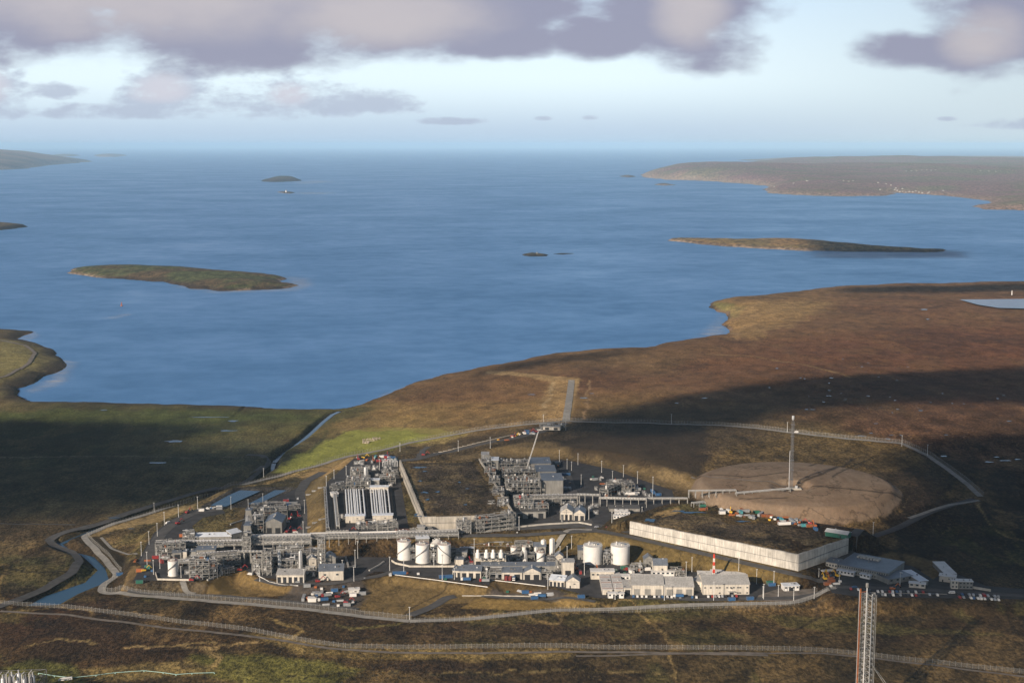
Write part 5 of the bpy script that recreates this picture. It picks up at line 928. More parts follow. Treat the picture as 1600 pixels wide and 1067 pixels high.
# ------------------------------------------------------------------ process modules: steel frames full of vessels and pipes
def module(A_, B_, z, d, levels, label, seed, dense=1.0, bay=6.0, name='process_module', z0=0.0, group=None, mt=None, rails=True, zlift=0.0):
    (x, y, zz), a, w = frame2(A_, B_, z); rr = random.Random(seed); mt = mt or STEEL
    root = thing(name, (x, y, zz + zlift), label, 'process module' if name == 'process_module' else name.replace('_', ' '), group, a)
    nx = max(1, round(w / bay)); ny = max(1, round(d / 7)); lv = [0] + list(levels); H = lv[-1]
    m = MB(); t = .42
    for i in range(nx + 1):
        for j in range(ny + 1): m.bar((-w / 2 + w * i / nx, d * j / ny, 0), (-w / 2 + w * i / nx, d * j / ny, H + (1.2 if rr.random() < .3 else 0)), t)
    for l in lv[1:]:
        for j in range(ny + 1): m.bar((-w / 2 - .3, d * j / ny, l), (w / 2 + .3, d * j / ny, l), t)
        for i in range(nx + 1): m.bar((-w / 2 + w * i / nx, -.3, l), (-w / 2 + w * i / nx, d + .3, l), t * .9)
    for k in range(len(lv) - 1):
        for i in range(nx):
            if rr.random() < .35: m.bar((-w / 2 + w * i / nx, 0, lv[k]), (-w / 2 + w * (i + 1) / nx, 0, lv[k + 1]), .3)
        m.bar((-w / 2, 0, lv[k]), (-w / 2, d / ny, lv[k + 1]), .3)
    m.obj('steel_frame', mt, root)
    for l in lv[1:]:
        dk = MB(); 
        for i in range(nx):
            for j in range(ny):
                if rr.random() < .92: dk.box(-w / 2 + w * (i + .5) / nx, d * (j + .5) / ny, l - .12, w / nx - .6, d / ny - .6, .14)
        if dk.v: dk.obj('deck', GRATE, root)
        if rails:
            h = MB()
            for p, q in (((-w / 2, 0), (w / 2, 0)), ((w / 2, 0), (w / 2, d)), ((-w / 2, 0), (-w / 2, d)), ((-w / 2, d), (w / 2, d))):
                for e in (.6, 1.2): h.bar((*p, l + e), (*q, l + e), .11)
                n = max(2, int(math.hypot(q[0] - p[0], q[1] - p[1]) / 2.2))
                for s in range(n + 1): u = s / n; xx, yy = p[0] + (q[0] - p[0]) * u, p[1] + (q[1] - p[1]) * u; h.bar((xx, yy, l), (xx, yy, l + 1.2), .11)
            h.obj('handrail', mt, root)
    for k, l in enumerate(lv):
        top = lv[k + 1] if k + 1 < len(lv) else l + 4.5; gap = top - l
        for _ in range(int(rr.uniform(1.5, 2.6) * dense * max(1, nx * ny * .55))):
            px, py = rr.uniform(-w / 2 + 1.2, w / 2 - 1.2), rr.uniform(1, d - 1); q = rr.random(); r = min(gap * .3, rr.uniform(.5, 1.3))
            col = rr.choice([SILVER, SILVER, WHITE, STEELD, STEELD, GREYC, PAINT['grey'], STEEL, STEELD, PAINT['brown']])
            if q < .34:
                L_ = min(w * .35, rr.uniform(2.5, 7)); ax = rr.random() < .6; v = (L_ / 2, 0) if ax else (0, min(L_, d * .4) / 2); vv = MB().tube((px - v[0], py - v[1], l + r + .4), (px + v[0], py + v[1], l + r + .4), r, r, 10)
                vv.box(px - v[0] * .6, py - v[1] * .6, l, .5, .5, r).box(px + v[0] * .6, py + v[1] * .6, l, .5, .5, r); vv.obj('drum', col, root, smooth=True)
            elif q < .62: MB().lathe([(r * .9, l + .1), (r * .9, l + min(gap * .85, r * 4)), (r * .4, l + min(gap * .9, r * 4.4)), (.02, l + min(gap * .92, r * 4.5))], px, py, 10).obj('column', col, root, smooth=True)
            else: bw = rr.uniform(1, 3); b = MB().box(px, py, l + .1, bw, rr.uniform(1, 2.5), min(gap * .7, rr.uniform(1, 3))); b.box(px + .2, py, l + .1 + min(gap * .7, 1), .4, .4, min(gap * .5, 2)); b.obj('equipment_box', rr.choice([col, col, PAINT[rr.choice(['red', 'blue', 'yellow', 'rust'])]]) if rr.random() < .2 else col, root)
        for _ in range(int(3 + 2.6 * dense)):
            r = rr.uniform(.12, .32); y0 = rr.uniform(0, d); z_ = l + rr.uniform(.5, max(.8, gap * .8)); pts = [(-w / 2 + rr.uniform(-.5, 1), y0, z_)]
            xx = pts[0][0]
            while xx < w / 2 - 3:
                xx += rr.uniform(3, 9); pts.append((min(xx, w / 2), pts[-1][1], pts[-1][2]))
                if rr.random() < .5: pts.append((pts[-1][0], min(d, max(0, pts[-1][1] + rr.uniform(-3, 3))), pts[-1][2]))
                elif rr.random() < .5: pts.append((pts[-1][0], pts[-1][1], max(l + .4, min(top - .3, pts[-1][2] + rr.uniform(-2, 2)))))
            MB().path(pts, r, 6).obj('pipe', rr.choice([SILVER, STEELD, STEEL, STEELD, STEEL]), root)
        for _ in range(int(1 + dense * nx * .4)):
            px, py = rr.uniform(-w / 2, w / 2), rr.uniform(0, d); MB().tube((px, py, l), (px, py, min(H + 1.5, top + rr.uniform(-1, 2))), .22, .22, 6).obj('pipe', SILVER, root)
    return root
M_ = module
M_((296, 906), (327, 905), ZL, 14, [5, 9, 13, 17], 'tall cluttered piping block right of the small white tank', 1, 1.3, 5)
M_((327, 905), (340, 904), ZL, 14, [5, 10, 15], 'dark scaffolded block behind the tall cluttered piping block', 2, .6, 4, mt=STEELD)
M_((243, 872), (290, 869), ZL, 9, [5, 9, 12.5], 'spindly pipe frame at the far left end of the process area', 3, 1.0, 5)
M_((286, 856), (304, 855), ZL, 8, [4, 8, 12], 'narrow frame with white boxes left of the blue gallery', 4, 1.0, 5)
M_((405, 813), (449, 811), ZL, 12, [5, 9.5], 'rearmost low frame above the grey pitched shed', 5, 1.1, 6); M_((395, 835), (412, 834), ZL, 16, [5, 10, 14], 'cluttered frame left of the grey pitched shed', 6, 1.2, 5); M_((392, 800), (448, 797), ZL, 10, [4], 'low scatter of pipework behind the rearmost frame', 61, 1.0, 7, rails=False)
M_((379, 872), (392, 872), ZL, 10, [4, 8, 12, 16, 20], 'grey stair tower at the left end of the main pipe bridge', 7, .4, 4, name='stair_tower')
M_((410, 899), (424, 899), ZL, 10, [4.5, 9, 13.5, 18, 21], 'tall pale five level frame left of the silver columns', 8, .7, 4)
M_((394, 896), (409, 896), ZL, 12, [5, 10, 13], 'low frame with domed vessels left of the tall pale frame', 9, 1.2, 5); M_((440, 892), (466, 892), ZL, 20, [5, 10], 'dense process cluster between the two silver columns', 10, 1.5, 5); M_((472, 880), (496, 880), ZL, 14, [5, 9], 'pipe cluster left of the lattice stack', 11, 1.2, 5)
M_((497, 890), (508, 890), ZL, 8, [4, 8, 12, 16, 20, 24, 28], 'tall narrow lattice stack rising above the cream warehouse', 12, .3, 4, name='lattice_stack')
M_((432, 880), (475, 878), ZL, 12, [5, 9, 12], 'back row of the dense cluster under the pipe bridge', 13, 1.3, 6)
M_((541, 765), (579, 764), ZU, 18, [4.5, 8.5], 'wide frame of pipework at the far end of the left array', 14, 1.4, 5); M_((548, 748), (576, 747), ZU, 14, [4, 8], 'further frame of pipework behind the wide frame', 15, 1.2, 5); M_((520, 768), (541, 765), ZU, 8, [4], 'low pipe frame left of the wide frame', 16, 1.2, 5)
M_((556, 828), (592, 827), ZU, 10, [4], 'heap of valves and pipework between the array housings', 17, 2.0, 5, rails=False); M_((590, 832), (622, 830), ZU, 8, [4, 7], 'small coiled pipe frame right of the valve heap', 18, 1.2, 5)
M_((714, 835), (736, 834), ZU, 7, [4, 8, 12], 'pale three level pipe frame at the end of the grey retaining wall', 19, 1.3, 4); 
M_((745, 840), (803, 834), ZU - 4, 9, [9, 13, 17], 'silver gallery on tall legs beside the peat store corner', 20, .9, 8, name='pipe_gallery'); M_((795, 828), (806, 826), ZU, 14, [5, 10, 15], 'tower block at the corner of the silver gallery', 21, .7, 5)
M_((781, 738), (828, 737), ZU, 15, [5, 9.5], 'rearmost of three process trains beside the halls', 22, 1.5, 6, group='three process trains'); M_((785, 752), (837, 751), ZU, 15, [5, 10], 'middle of three process trains beside the halls', 23, 1.5, 6, group='three process trains'); M_((791, 776), (845, 775), ZU, 20, [5, 10, 14.5], 'nearest of three process trains beside the halls', 24, 1.5, 6, group='three process trains')
M_((805, 807), (833, 806), ZU, 14, [7, 12, 17], 'pale cream framed process block in front of the three trains', 25, 1.4, 5); M_((833, 805), (857, 804), ZU, 10, [7, 10], 'lower frame right of the pale cream process block', 26, 1.0, 6)
for i, (a, b) in enumerate([((752, 740), (768, 740)), ((757, 756), (774, 756)), ((764, 772), (781, 772)), ((770, 790), (788, 790)), ((777, 808), (795, 808))]):
    M_(a, b, ZU, 20, [5, 9.5, 13], ['rearmost', 'second from rear', 'central', 'second from front', 'front'][i] + ' section of the tall pipe spine beside the peat store', 30 + i, 1.2, 5, name='pipe_spine', group='sections of the pipe spine')
B((768, 738), (779, 738), ZU, 16, 14, 'bright white box on top of the rear pipe spine', wall=GREYC, rf=WHITEB); B((752, 728), (764, 728), ZU, 16, 13, 'pale flat topped block at the far end of the pipe spine', wall=GREYC, rf=ROOFG)
M_((764, 786), (774, 786), ZU, 10, [7, 10], 'small frame hanging over the peat store edge, upper', 36, 1.0, 5); M_((762, 806), (776, 806), ZU, 10, [6, 10], 'small frame hanging over the peat store edge, lower', 37, 1.0, 5)
M_((937, 775), (950, 777), ZU, 34, [5, 8], 'pipe frame running back from the rack toward the drum yard', 38, .8, 7); M_((976, 770), (992, 768), ZU, 12, [4, 8], 'cluttered frame with red fittings in the drum yard', 39, 1.3, 5); M_((948, 762), (976, 761), ZU, 3, [6], 'thin linking pipe bridge in the drum yard', 40, .6, 9, rails=False)
M_((690, 874), (714, 873), ZL, 10, [4, 7], 'pipework bay right of the white bund tanks', 41, 1.4, 5); M_((640, 875), (650, 875), ZL, 10, [5, 10], 'pipework between the left and middle bund tanks', 42, 1.2, 4); M_((672, 879), (682, 879), ZL, 8, [5, 11], 'pipework between the middle and right bund tanks', 43, 1.2, 4)
M_((744, 874), (790, 873), ZL + 9.4, 10, [2.5], 'top deck rails around the four white coolers', 44, .5, 7, rails=True); M_((790, 876), (835, 875), ZL, 8, [3.5], 'low pipe rack right of the cooler building', 45, .9, 7); M_((855, 883), (868, 883), ZL, 8, [4], 'valve frame right of the medium white tank', 46, 1.4, 5)
M_((943, 882), (955, 882), ZL, 14, [5, 9], 'pipework between the two wide white tanks', 47, 1.3, 4); M_((846, 671), (884, 669), 34, 9, [4], 'pipe manifold in the hilltop compound', 48, 1.2, 5)
M_((1290, 873), (1300, 873), ZL, 10, [4], 'dark frame store against the shaded wall end', 49, 1.2, 5)
M_((752, 903.5), (765, 904), ZL, 8, [5.5], 'open canopy bay beside the three door workshop', 50, .8, 4); M_((765, 904), (784, 904.5), ZL, 8, [6], 'open canopy frame left of the red truck workshop', 51, .6, 5); M_((846, 905), (863, 905.5), ZL, 8, [6], 'open canopy frame right of the pointed gable workshop', 52, .6, 5)

for i, (a, b, d_, lv, lb) in enumerate([((344, 900), (366, 894), 8, [4], 'low pipework beside the stepped walkway'), ((340, 886), (376, 883), 7, [4, 7], 'pipe frame under the slim pale bridge'), ((274, 886), (296, 885), 7, [3.5], 'low pipework behind the small white tank'), ((476, 897), (494, 897), 6, [3.5], 'orange skid pipework below the cream pitched hut'), ((414, 884), (434, 883), 8, [5, 9], 'pipe frame behind the five level frame'), ((452, 800), (470, 799), 10, [4], 'pipework right of the rearmost frame'),
        ((396, 822), (412, 821), 8, [5, 9], 'upper frame left of the grey pitched shed'), ((441, 845), (470, 845), 6, [4], 'low pipe frame at the foot of the straight yard road'), ((530, 815), (540, 814), 10, [3], 'valve station between the manifold and left array'), ((594, 757), (618, 756), 10, [4, 7], 'pipe frame right of the array far housing'), ((600, 744), (622, 743), 8, [4], 'pipe frame beside the corner of the peat store'), ((858, 790), (876, 789), 8, [4, 7], 'pipe frame below the grey halls'),
        ((735, 862), (800, 860), 6, [4], 'long low pipe frame behind the white coolers'), ((805, 862), (832, 861), 7, [4, 7], 'pipe frame behind the narrow white tank'), ((868, 895), (878, 895), 6, [4, 7], 'narrow pipe frame left of the cube building'), ((985, 893), (1004, 893), 6, [3.5], 'small pipe frame right of the wide tanks'), ((1044, 899), (1070, 900), 6, [3], 'low frame store behind the middle warehouse'), ((886, 797), (900, 797), 6, [5], 'pipe frame left of the raised portal'), ((640, 836), (680, 835), 4, [3], 'low pipe frame along the grey retaining wall')]):
    M_(a, b, ZL if a[1] > 842 or a[0] < 505 else ZU, d_, lv, lb, 70 + i, 1.5, 5)
# ------------------------------------------------------------------ pipe racks
def rack(A_, B_, z, w, clear, tiers, label, seed, step=9.0, npipes=7, name='pipe_rack', rings=True, zb=None):
    a = AZ(*A_, z); b = AZ(*B_, zb if zb is not None else z); L_ = math.hypot(b[0] - a[0], b[1] - a[1]); ang = math.atan2(b[1] - a[1], b[0] - a[0]); rr = random.Random(seed)
    root = thing(name, a, label, 'pipe rack' if name == 'pipe_rack' else 'pipe bridge', None, ang); n = max(1, round(L_ / step)); dz = (b[2] - a[2])
    H = clear + 3.2 * (tiers - 1)
    for i in range(n + 1):
        xx = L_ * i / n; zz = dz * i / n; m = MB()
        for s in (-w / 2, w / 2): m.bar((xx, s, zz - 1), (xx, s, zz + H + .6), .6)
        for k in range(tiers): m.bar((xx, -w / 2, zz + clear + 3.2 * k), (xx, w / 2, zz + clear + 3.2 * k), .5)
        if i % 3 == 1: m.bar((xx, -w / 2, zz), (xx, w / 2, zz + clear), .35)
        m.obj('trestle', STEEL, root)
    for k in range(tiers):
        g = MB()
        for s in (-w / 2, w / 2): g.bar((0, s, clear + 3.2 * k), (L_, s, dz + clear + 3.2 * k), .45)
        if k < tiers - 1:
            for i in range(n * 2):
                for s in (-w / 2, w / 2): g.bar((L_ * i / n / 2, s, clear + 3.2 * (k + (i % 2)) + dz * i / n / 2), (L_ * (i + 1) / n / 2, s, clear + 3.2 * (k + 1 - (i % 2)) + dz * (i + 1) / n / 2), .28)
        g.obj('side_girder', STEEL, root)
        for p in range(npipes):
            r = rr.choice([.2, .28, .4, .55]); y = -w / 2 + w * (p + .5) / npipes; o = clear + 3.2 * k + r + .3; MB().tube((0, y, o), (L_, y, dz + o), r, r, 8).obj('pipe', rr.choice([SILVER, SILVER, STEEL, WHITE]), root, smooth=True)
        if rings:
            g = MB().bar((0, -w / 2 - .1, clear + 3.2 * k + .9), (L_, -w / 2 - .1, dz + clear + 3.2 * k + .9), .35)
            for i in range(int(L_ / 3)):
                xx = L_ * (i + .5) / int(L_ / 3); g.box(xx, -w / 2 - .1, clear + 3.2 * k + .6 + dz * xx / L_, .9, .5, 1.5)
            g.obj('cable_tray', STEELD if k % 2 else STEEL, root)
    return root
rack((383, 865), (487, 863), ZL, 10, 10, 3, 'main pipe bridge spanning above the dark roadway, left half', 1); rack((485, 861), (560, 859), ZL, 10, 13, 2, 'middle high pipe bridge above the lower road', 2); rack((556, 860), (622, 858), ZL, 9, 12.5, 2, 'high pipe bridge on braced trestles left of the white tanks', 3)
rack((620, 841), (716, 838), ZU, 9, 2, 2, 'low pipe rack in front of the grey retaining wall', 4); rack((386, 866), (389, 806), ZL, 6, 6, 1, 'pipe rack running back along the brown slope', 5)
rack((308, 884), (374, 879), ZL, 5, 8, 2, 'slim pale pipe bridge over the lower left yard', 6, npipes=4); rack((372, 880), (412, 880), ZL, 4, 11, 1, 'thin high pipe run leading to the tall pale frame', 7, 6, 3); rack((256, 862), (382, 860), ZL, 6, 6, 2, 'long low rack in front of the blue gallery', 8, npipes=5)
rack((806, 790), (905, 788), ZU, 6, 7, 2, 'pipe rack across the front of the process trains', 9, npipes=5); rack((902, 789), (938, 790), ZU, 5, 11, 1, 'raised portal of the rack crossing the yard road', 10, 9, 5); rack((936, 790), (1010, 792), ZU, 5, 8, 1, 'pipe rack between the yard road and drum yard', 11, 8, 5)
rack((1008, 785), (1074, 785), ZU + 3, 4, 4, 1, 'low rack leading to the flare pipe bend', 12, 8, 4, rings=False)
rack((1076, 776), (1150, 775), 37, 4, 6, 1, 'flare pipe on white trestles at the left edge of the mound', 13, 7, 3, rings=False); rack((1150, 775), (1234, 768), 40, 3.5, 3, 1, 'flare pipe lying low across the bare mound', 14, 8, 3, rings=False, zb=41.5)
rack((512, 828), (508, 764), ZU, 3, 2.5, 1, 'thick blue white pipe pair at the left edge of the array yard', 15, 12, 2, rings=False)
rack((528, 826), (523, 776), ZU, 3, 2.5, 1, 'manifold pipe with many branches beside the left array', 16, 6, 3); rack((509, 834), (545, 833), ZU, 4, 2, 1, 'short rack joining the manifold to the pipe bridge', 17, 7, 4)
rack((1082, 792), (1100, 790), 36, 5, 4, 1, 'short braced trestle bay below the flare pipe', 18, 8, 3, rings=False)

def array(A0, A1, B0, B1, label, seed):
    """parallel buried-slug style finger pipes lying on low saddles"""
    a0, a1, b0, b1 = [AZ(*p, ZU + 3) for p in (A0, A1, B0, B1)]; root = thing('finger_pipe_array', (a0[0], a0[1], ZU), label, 'pipe array', 'two arrays of parallel white pipes'); o = np.array((a0[0], a0[1], ZU)); 
    us = (0, .16, .29, .44, .51, .63, .78, 1.0)
    for i, u in enumerate(us):
        p = np.array(a0) * (1 - u) + np.array(a1) * u - o; q = np.array(b0) * (1 - u) + np.array(b1) * u - o; MB().tube(p, q, .82, .82, 12).obj('finger_pipe', mat('pale_blue_coated_pipe', (.62, .64, .66), .4), root, smooth=True)
    for k in range(6):
        t = k / 5; p = np.array(a0) * (1 - t) + np.array(b0) * t - o; q = np.array(a1) * (1 - t) + np.array(b1) * t - o; m = MB().bar(p - (0, 0, 1.2), q - (0, 0, 1.2), .6)
        for j in range(6): s = p + (q - p) * j / 5; m.bar((s[0], s[1], 0), (s[0], s[1], s[2] - 1.2), .6)
        m.obj('saddle', STEEL, root)
array((540, 765), (567, 764), (543, 808), (571, 807), 'left array of eight parallel white pipes in the upper yard', 1); array((579, 764), (606, 763), (583, 808), (610.5, 807), 'right array of eight parallel white pipes in the upper yard', 2)

# ------------------------------------------------------------------ flare stack, masts, foreground tower, crane
def lattice(m, w0, w1, H, n, t, k=4, mt=0, zb=0, ph=0.785):
    def c(i, z): r = (w0 + (w1 - w0) * (z - zb) / H) / 2 / math.cos(math.pi / k); return (r * math.cos(ph + 2 * math.pi * i / k), r * math.sin(ph + 2 * math.pi * i / k), z)
    for i in range(k):
        m.tube(c(i, zb), c(i, zb + H), t * .75, t * .75, 5, mt)
        for j in range(n):
            z0, z1 = zb + H * j / n, zb + H * (j + 1) / n; m.bar(c(i, z1), c((i + 1) % k, z1), t * .7, mt); m.bar(c(i, z0), c((i + 1) % k, z1), t * .6, mt); m.bar(c((i + 1) % k, z0), c(i, z1), t * .6, mt)
    return m
t = thing('flare_stack', FLARE0, 'tall slender lattice flare stack on the bare round mound', 'flare stack')
lattice(MB(), 2.6, 2.2, 71, 20, .13).obj('lattice_mast', STEELD, t); MB().tube((-2.4, -1, 0), (-2.4, -1, 40), .36, .36, 10).obj('riser_pipe', SILVER, t); MB().tube((0, 0, 0), (0, 0, 74), .3, .3, 10).obj('flare_pipe', STEELD, t)
MB().lathe([(1.0, 72), (1.3, 73), (1.3, 76), (1.0, 76.4), (.9, 76.4)], n=12).obj('burner_tip', SILVER, t)
for z_ in (10, 20, 30, 40, 55, 67): MB().box(0, 0, z_, 4.0, 4.0, .25).obj('platform', STEELD, t)
MB().box(3, 0, 0, 14, 7, 1.4).obj('base_slab', CONC, t); MB().box(5, -1, 1.4, 2.4, 2, 2.5).obj('knockout_drum', SILVER, t)
c = AZ(1115, 906, ZL); t = thing('radio_mast', c, 'red and white banded lattice mast behind the right warehouse', 'mast')
for i in range(7): lattice(MB(), 1.7 - i * .12, 1.7 - (i + 1) * .12, 3.3, 2, .34, 4, zb=i * 3.3).obj('red_band' if i % 2 == 0 else 'white_band', mat('signal_red_paint', (.6, .06, .03), .5) if i % 2 == 0 else WHITE, t)
MB().tube((0, 0, 0), (0, 0, 24), .5, .3, 8).obj('cable_duct', mat('signal_red_paint', (.6, .06, .03)), t)
# tall tower in the foreground, its foot below the picture
PALE = mat('pale_galvanising', (.52, .51, .48), .5); D0 = 850; xc = (1351 - 800) / F * (D0 * cp + 330 * sp_) + 0.0; zb = hz(xc, D0)
t = thing('flare_tower', (xc, D0, zb), 'tall white lattice flare tower with rusty pipe in the right foreground', 'flare tower'); H = 103 - zb
lattice(MB(), 4.6, 4.2, H, 24, .24, 3, ph=.5).obj('lattice_tower', PALE, t, (2.2, 0, 0)); lattice(MB(), 4.6, 4.0, H, 26, .12, 4, ph=.3).obj('inner_ladder_frame', PALE, t, (-1.6, .5, 0))
MB().tube((-4.6, -1.5, 0), (-4.6, -1.5, H + 4), .55, .55, 12).obj('rusty_riser', RUST, t); MB().tube((-5.5, -1.8, 0), (-5.4, -1.8, H + 3), .12, .16, 8).obj('pilot_pipe', WHITE, t)
MB().tube((-1.2, -3.2, 0), (-.9, -3.0, H + 6.5), .33, .42, 12).obj('white_riser', WHITE, t); MB().tube((2.6, -3.2, 0), (2.8, -3.0, H + .5), .28, .36, 12).obj('white_riser', WHITE, t); MB().tube((6.2, -1, 0), (6.0, -1, H - .5), .18, .2, 12).obj('conduit', STEEL, t)
MB().lathe([(.5, 0), (1.0, .5), (1.0, 3.0), (.75, 3.2), (.7, 3.2)], -.9, -3.0, 12).obj('burner_tip', STEEL, t, (0, 0, H + 5)); MB().bar((-4.6, -1.5, H + 1.5), (-.9, -3, H + 2.6), .4).obj('head_beam', RUST, t)
for k in range(5): MB().box(0, 0, H * (.2 + .19 * k), 5.0, 3.0, .2).obj('rest_platform', GRATE, t)
s = MB(); s.bar((4.9, -1, H - 48), (35, -6, -5), .35); s.bar((5.4, 1, H - 48), (39, -3, -5), .35)
for k in range(12): u, v = k / 12, (k + .6) / 12; s.bar((4.9 + 30.1 * u, -1 - 5 * u, (H - 48) * (1 - u) - 5 * u), (5.4 + 33.6 * v, 1 - 4 * v, (H - 48) * (1 - v) - 5 * v), .2)
s.obj('raking_strut', STEEL, t)
q = ATS([(60, 1053), (85, 1057), (112, 1060), (150, 1056), (180, 1052), (225, 1049), (255, 1052), (275, 1055), (300, 1053), (335, 1052)]); m = MB(); o = np.array(q[0]); m.path([tuple(np.array(p) - o + (0, 0, .9)) for p in q], .22, 8); [m.box(*(np.array(p) - o)[:2], (np.array(p) - o)[2] - .5, .6, .6, 1.3) for p in q]; tag(m.obj('surface_pipeline', mat('pale_turquoise_pipe', (.30, .45, .40), .6), None, q[0]), 'thin pale turquoise pipeline winding over the bottom left heath', 'pipeline')
# mobile crane with a long boom
c = AZ(822, 738, ZU); t = thing('mobile_crane', c, 'mobile crane whose long white boom rises above the process trains', 'crane')
MB().box(0, 0, 1, 12, 3, 1.6).box(-3, 0, 2.6, 4, 3, 2.2).obj('chassis', PAINT['yellow'], t)
for k in range(4):
    for s_ in (-1.4, 1.4): MB().tube((-4.5 + 3 * k, s_ - .3, .8), (-4.5 + 3 * k, s_ + .3, .8), .8, .8, 12).obj('wheel', TYRE, t)
e = np.array(AZ(843, 683, ZU)); bt = (13.5, 6, 46); m = MB(); m.tube((0, 0, 3.5), bt, .3, .2, 6); o = (.9, .3, 0)
m.tube((.9, .3, 3.5), (bt[0] + .9, bt[1] + .3, bt[2]), .2, .15, 5); [m.bar((bt[0] * i / 26 + (i % 2) * .9, bt[1] * i / 26, 3.5 + (bt[2] - 3.5) * i / 26), (bt[0] * (i + 1) / 26 + (1 - i % 2) * .9, bt[1] * (i + 1) / 26, 3.5 + (bt[2] - 3.5) * (i + 1) / 26), .14) for i in range(26)]; m.obj('boom', WHITE, t)

# process plant at the very bottom left corner, nearer than everything else
c = AT(22, 1110); t = thing('cracker_block', (c[0] - 2, c[1] + 4, c[2]), 'grey bank of tall cylinders and ladders in the bottom left corner', 'process block', rz=.1)
for i in range(7):
    for j in range(2):
        xx, yy = -15 + i * 4.6, j * 5; hh = 21 + ((i * 5 + j * 3) % 4) * 1.0; MB().lathe([(1.5, 0), (1.5, hh - 2), (.9, hh - 1), (.5, hh - .8), (.5, hh + 1.2), (.02, hh + 1.3)], xx, yy, 14).obj('tall_cylinder', SILVER if (i + j) % 3 else STEELD, t, smooth=True)
lattice(MB(), 36, 36, 19, 4, .35).obj('steel_frame', STEELD, t, (0, 2.5, 0)); MB().box(0, -2.5, 17, 34, 1.2, .2).box(0, -3, 10, 34, 1.2, .2).obj('walkway', GRATE, t)
m = MB(); [m.bar((-17 + i * 1.5, -3, 17.2), (-17 + i * 1.5, -3, 18.4), .1) for i in range(23)]; m.bar((-17, -3, 18.4), (17, -3, 18.4), .1); m.obj('handrail', STEEL, t)
for i in range(6): MB().path([(-13 + i * 5, -1.8, 2), (-13 + i * 5, -1.8, 23 + i % 3), (-12 + i * 5, 2, 24 + i % 3)], .25, 6).obj('pipe', WHITE, t)

# ------------------------------------------------------------------ lamp posts
def near_words(px, py):
    best = min(LAND, key=lambda l: (l[0] - px) ** 2 + ((l[1] - py) * 1.8) ** 2); return best[2]
LAND = [(268, 890, 'the small white tank'), (310, 890, 'the cluttered piping block'), (250, 860, 'the far left pipe frame'), (300, 815, 'the left yard road'), (350, 778, 'the settling ponds'), (420, 780, 'the rear pipe frames'), (340, 855, 'the blue roofed gallery'), (425, 820, 'the grey pitched shed'), (474, 790, 'the straight yard road'), (455, 895, 'the four bay shed'), (520, 895, 'the blank cream warehouse'), (520, 930, 'the contractor yard'),
        (525, 790, 'the manifold pipes'), (575, 785, 'the parallel pipe arrays'), (590, 725, 'the manifold yard'), (540, 730, 'the tan bank behind the arrays'), (660, 865, 'the tall white tanks'), (690, 900, 'the white edge wall'), (770, 870, 'the white coolers'), (735, 895, 'the three door workshop'), (830, 895, 'the gabled workshop'), (850, 865, 'the slim white vessels'), (820, 925, 'the lower laydown yard'), (950, 870, 'the wide white tanks'), (890, 905, 'the cube building'),
        (955, 915, 'the long office ranges'), (1010, 920, 'the left warehouse'), (1065, 925, 'the middle warehouse'), (1135, 925, 'the right warehouse'), (1215, 925, 'the gatehouse'), (1270, 920, 'the pale aprons'), (1345, 900, 'the accommodation block'), (1400, 925, 'the car park'), (1500, 915, 'the far right cabins'), (1120, 850, 'the bright concrete wall'), (980, 840, 'the left end of the bright wall'), (1100, 810, 'the strip behind the peat wall'), (1230, 825, 'the strip behind the peat wall'), (1240, 760, 'the flare mound'),
        (760, 770, 'the pipe spine'), (810, 740, 'the rear process trains'), (820, 800, 'the cream process block'), (870, 760, 'the grey halls'), (890, 800, 'the twin gabled hall'), (920, 770, 'the yard road'), (970, 760, 'the drum yard'), (1030, 775, 'the flare rack'), (975, 805, 'the white cabins'), (850, 672, 'the hilltop compound'), (740, 695, 'the hill road'), (690, 830, 'the grey retaining wall'), (1400, 690, 'the far right fence'), (600, 890, 'the grass knoll'), (150, 870, 'the river bend'), (860, 830, 'the middle road')]
def lamp_mesh(h):
    m = MB().tube((0, 0, 0), (0, 0, h), .26, .17, 7); m.box(0, 0, -.2, .8, .8, .5); return m.mesh('pole', mat('lamp_post_galvanising', (.55, .55, .54), .5)), MB().box(0, 0, h, 1.6, .7, .28).box(0, 0, h - .15, .3, .3, .2).mesh('lamp_head', mat('lamp_housing', (.5, .5, .48), .5))
LM = {h: lamp_mesh(h) for h in (10, 13, 16)}
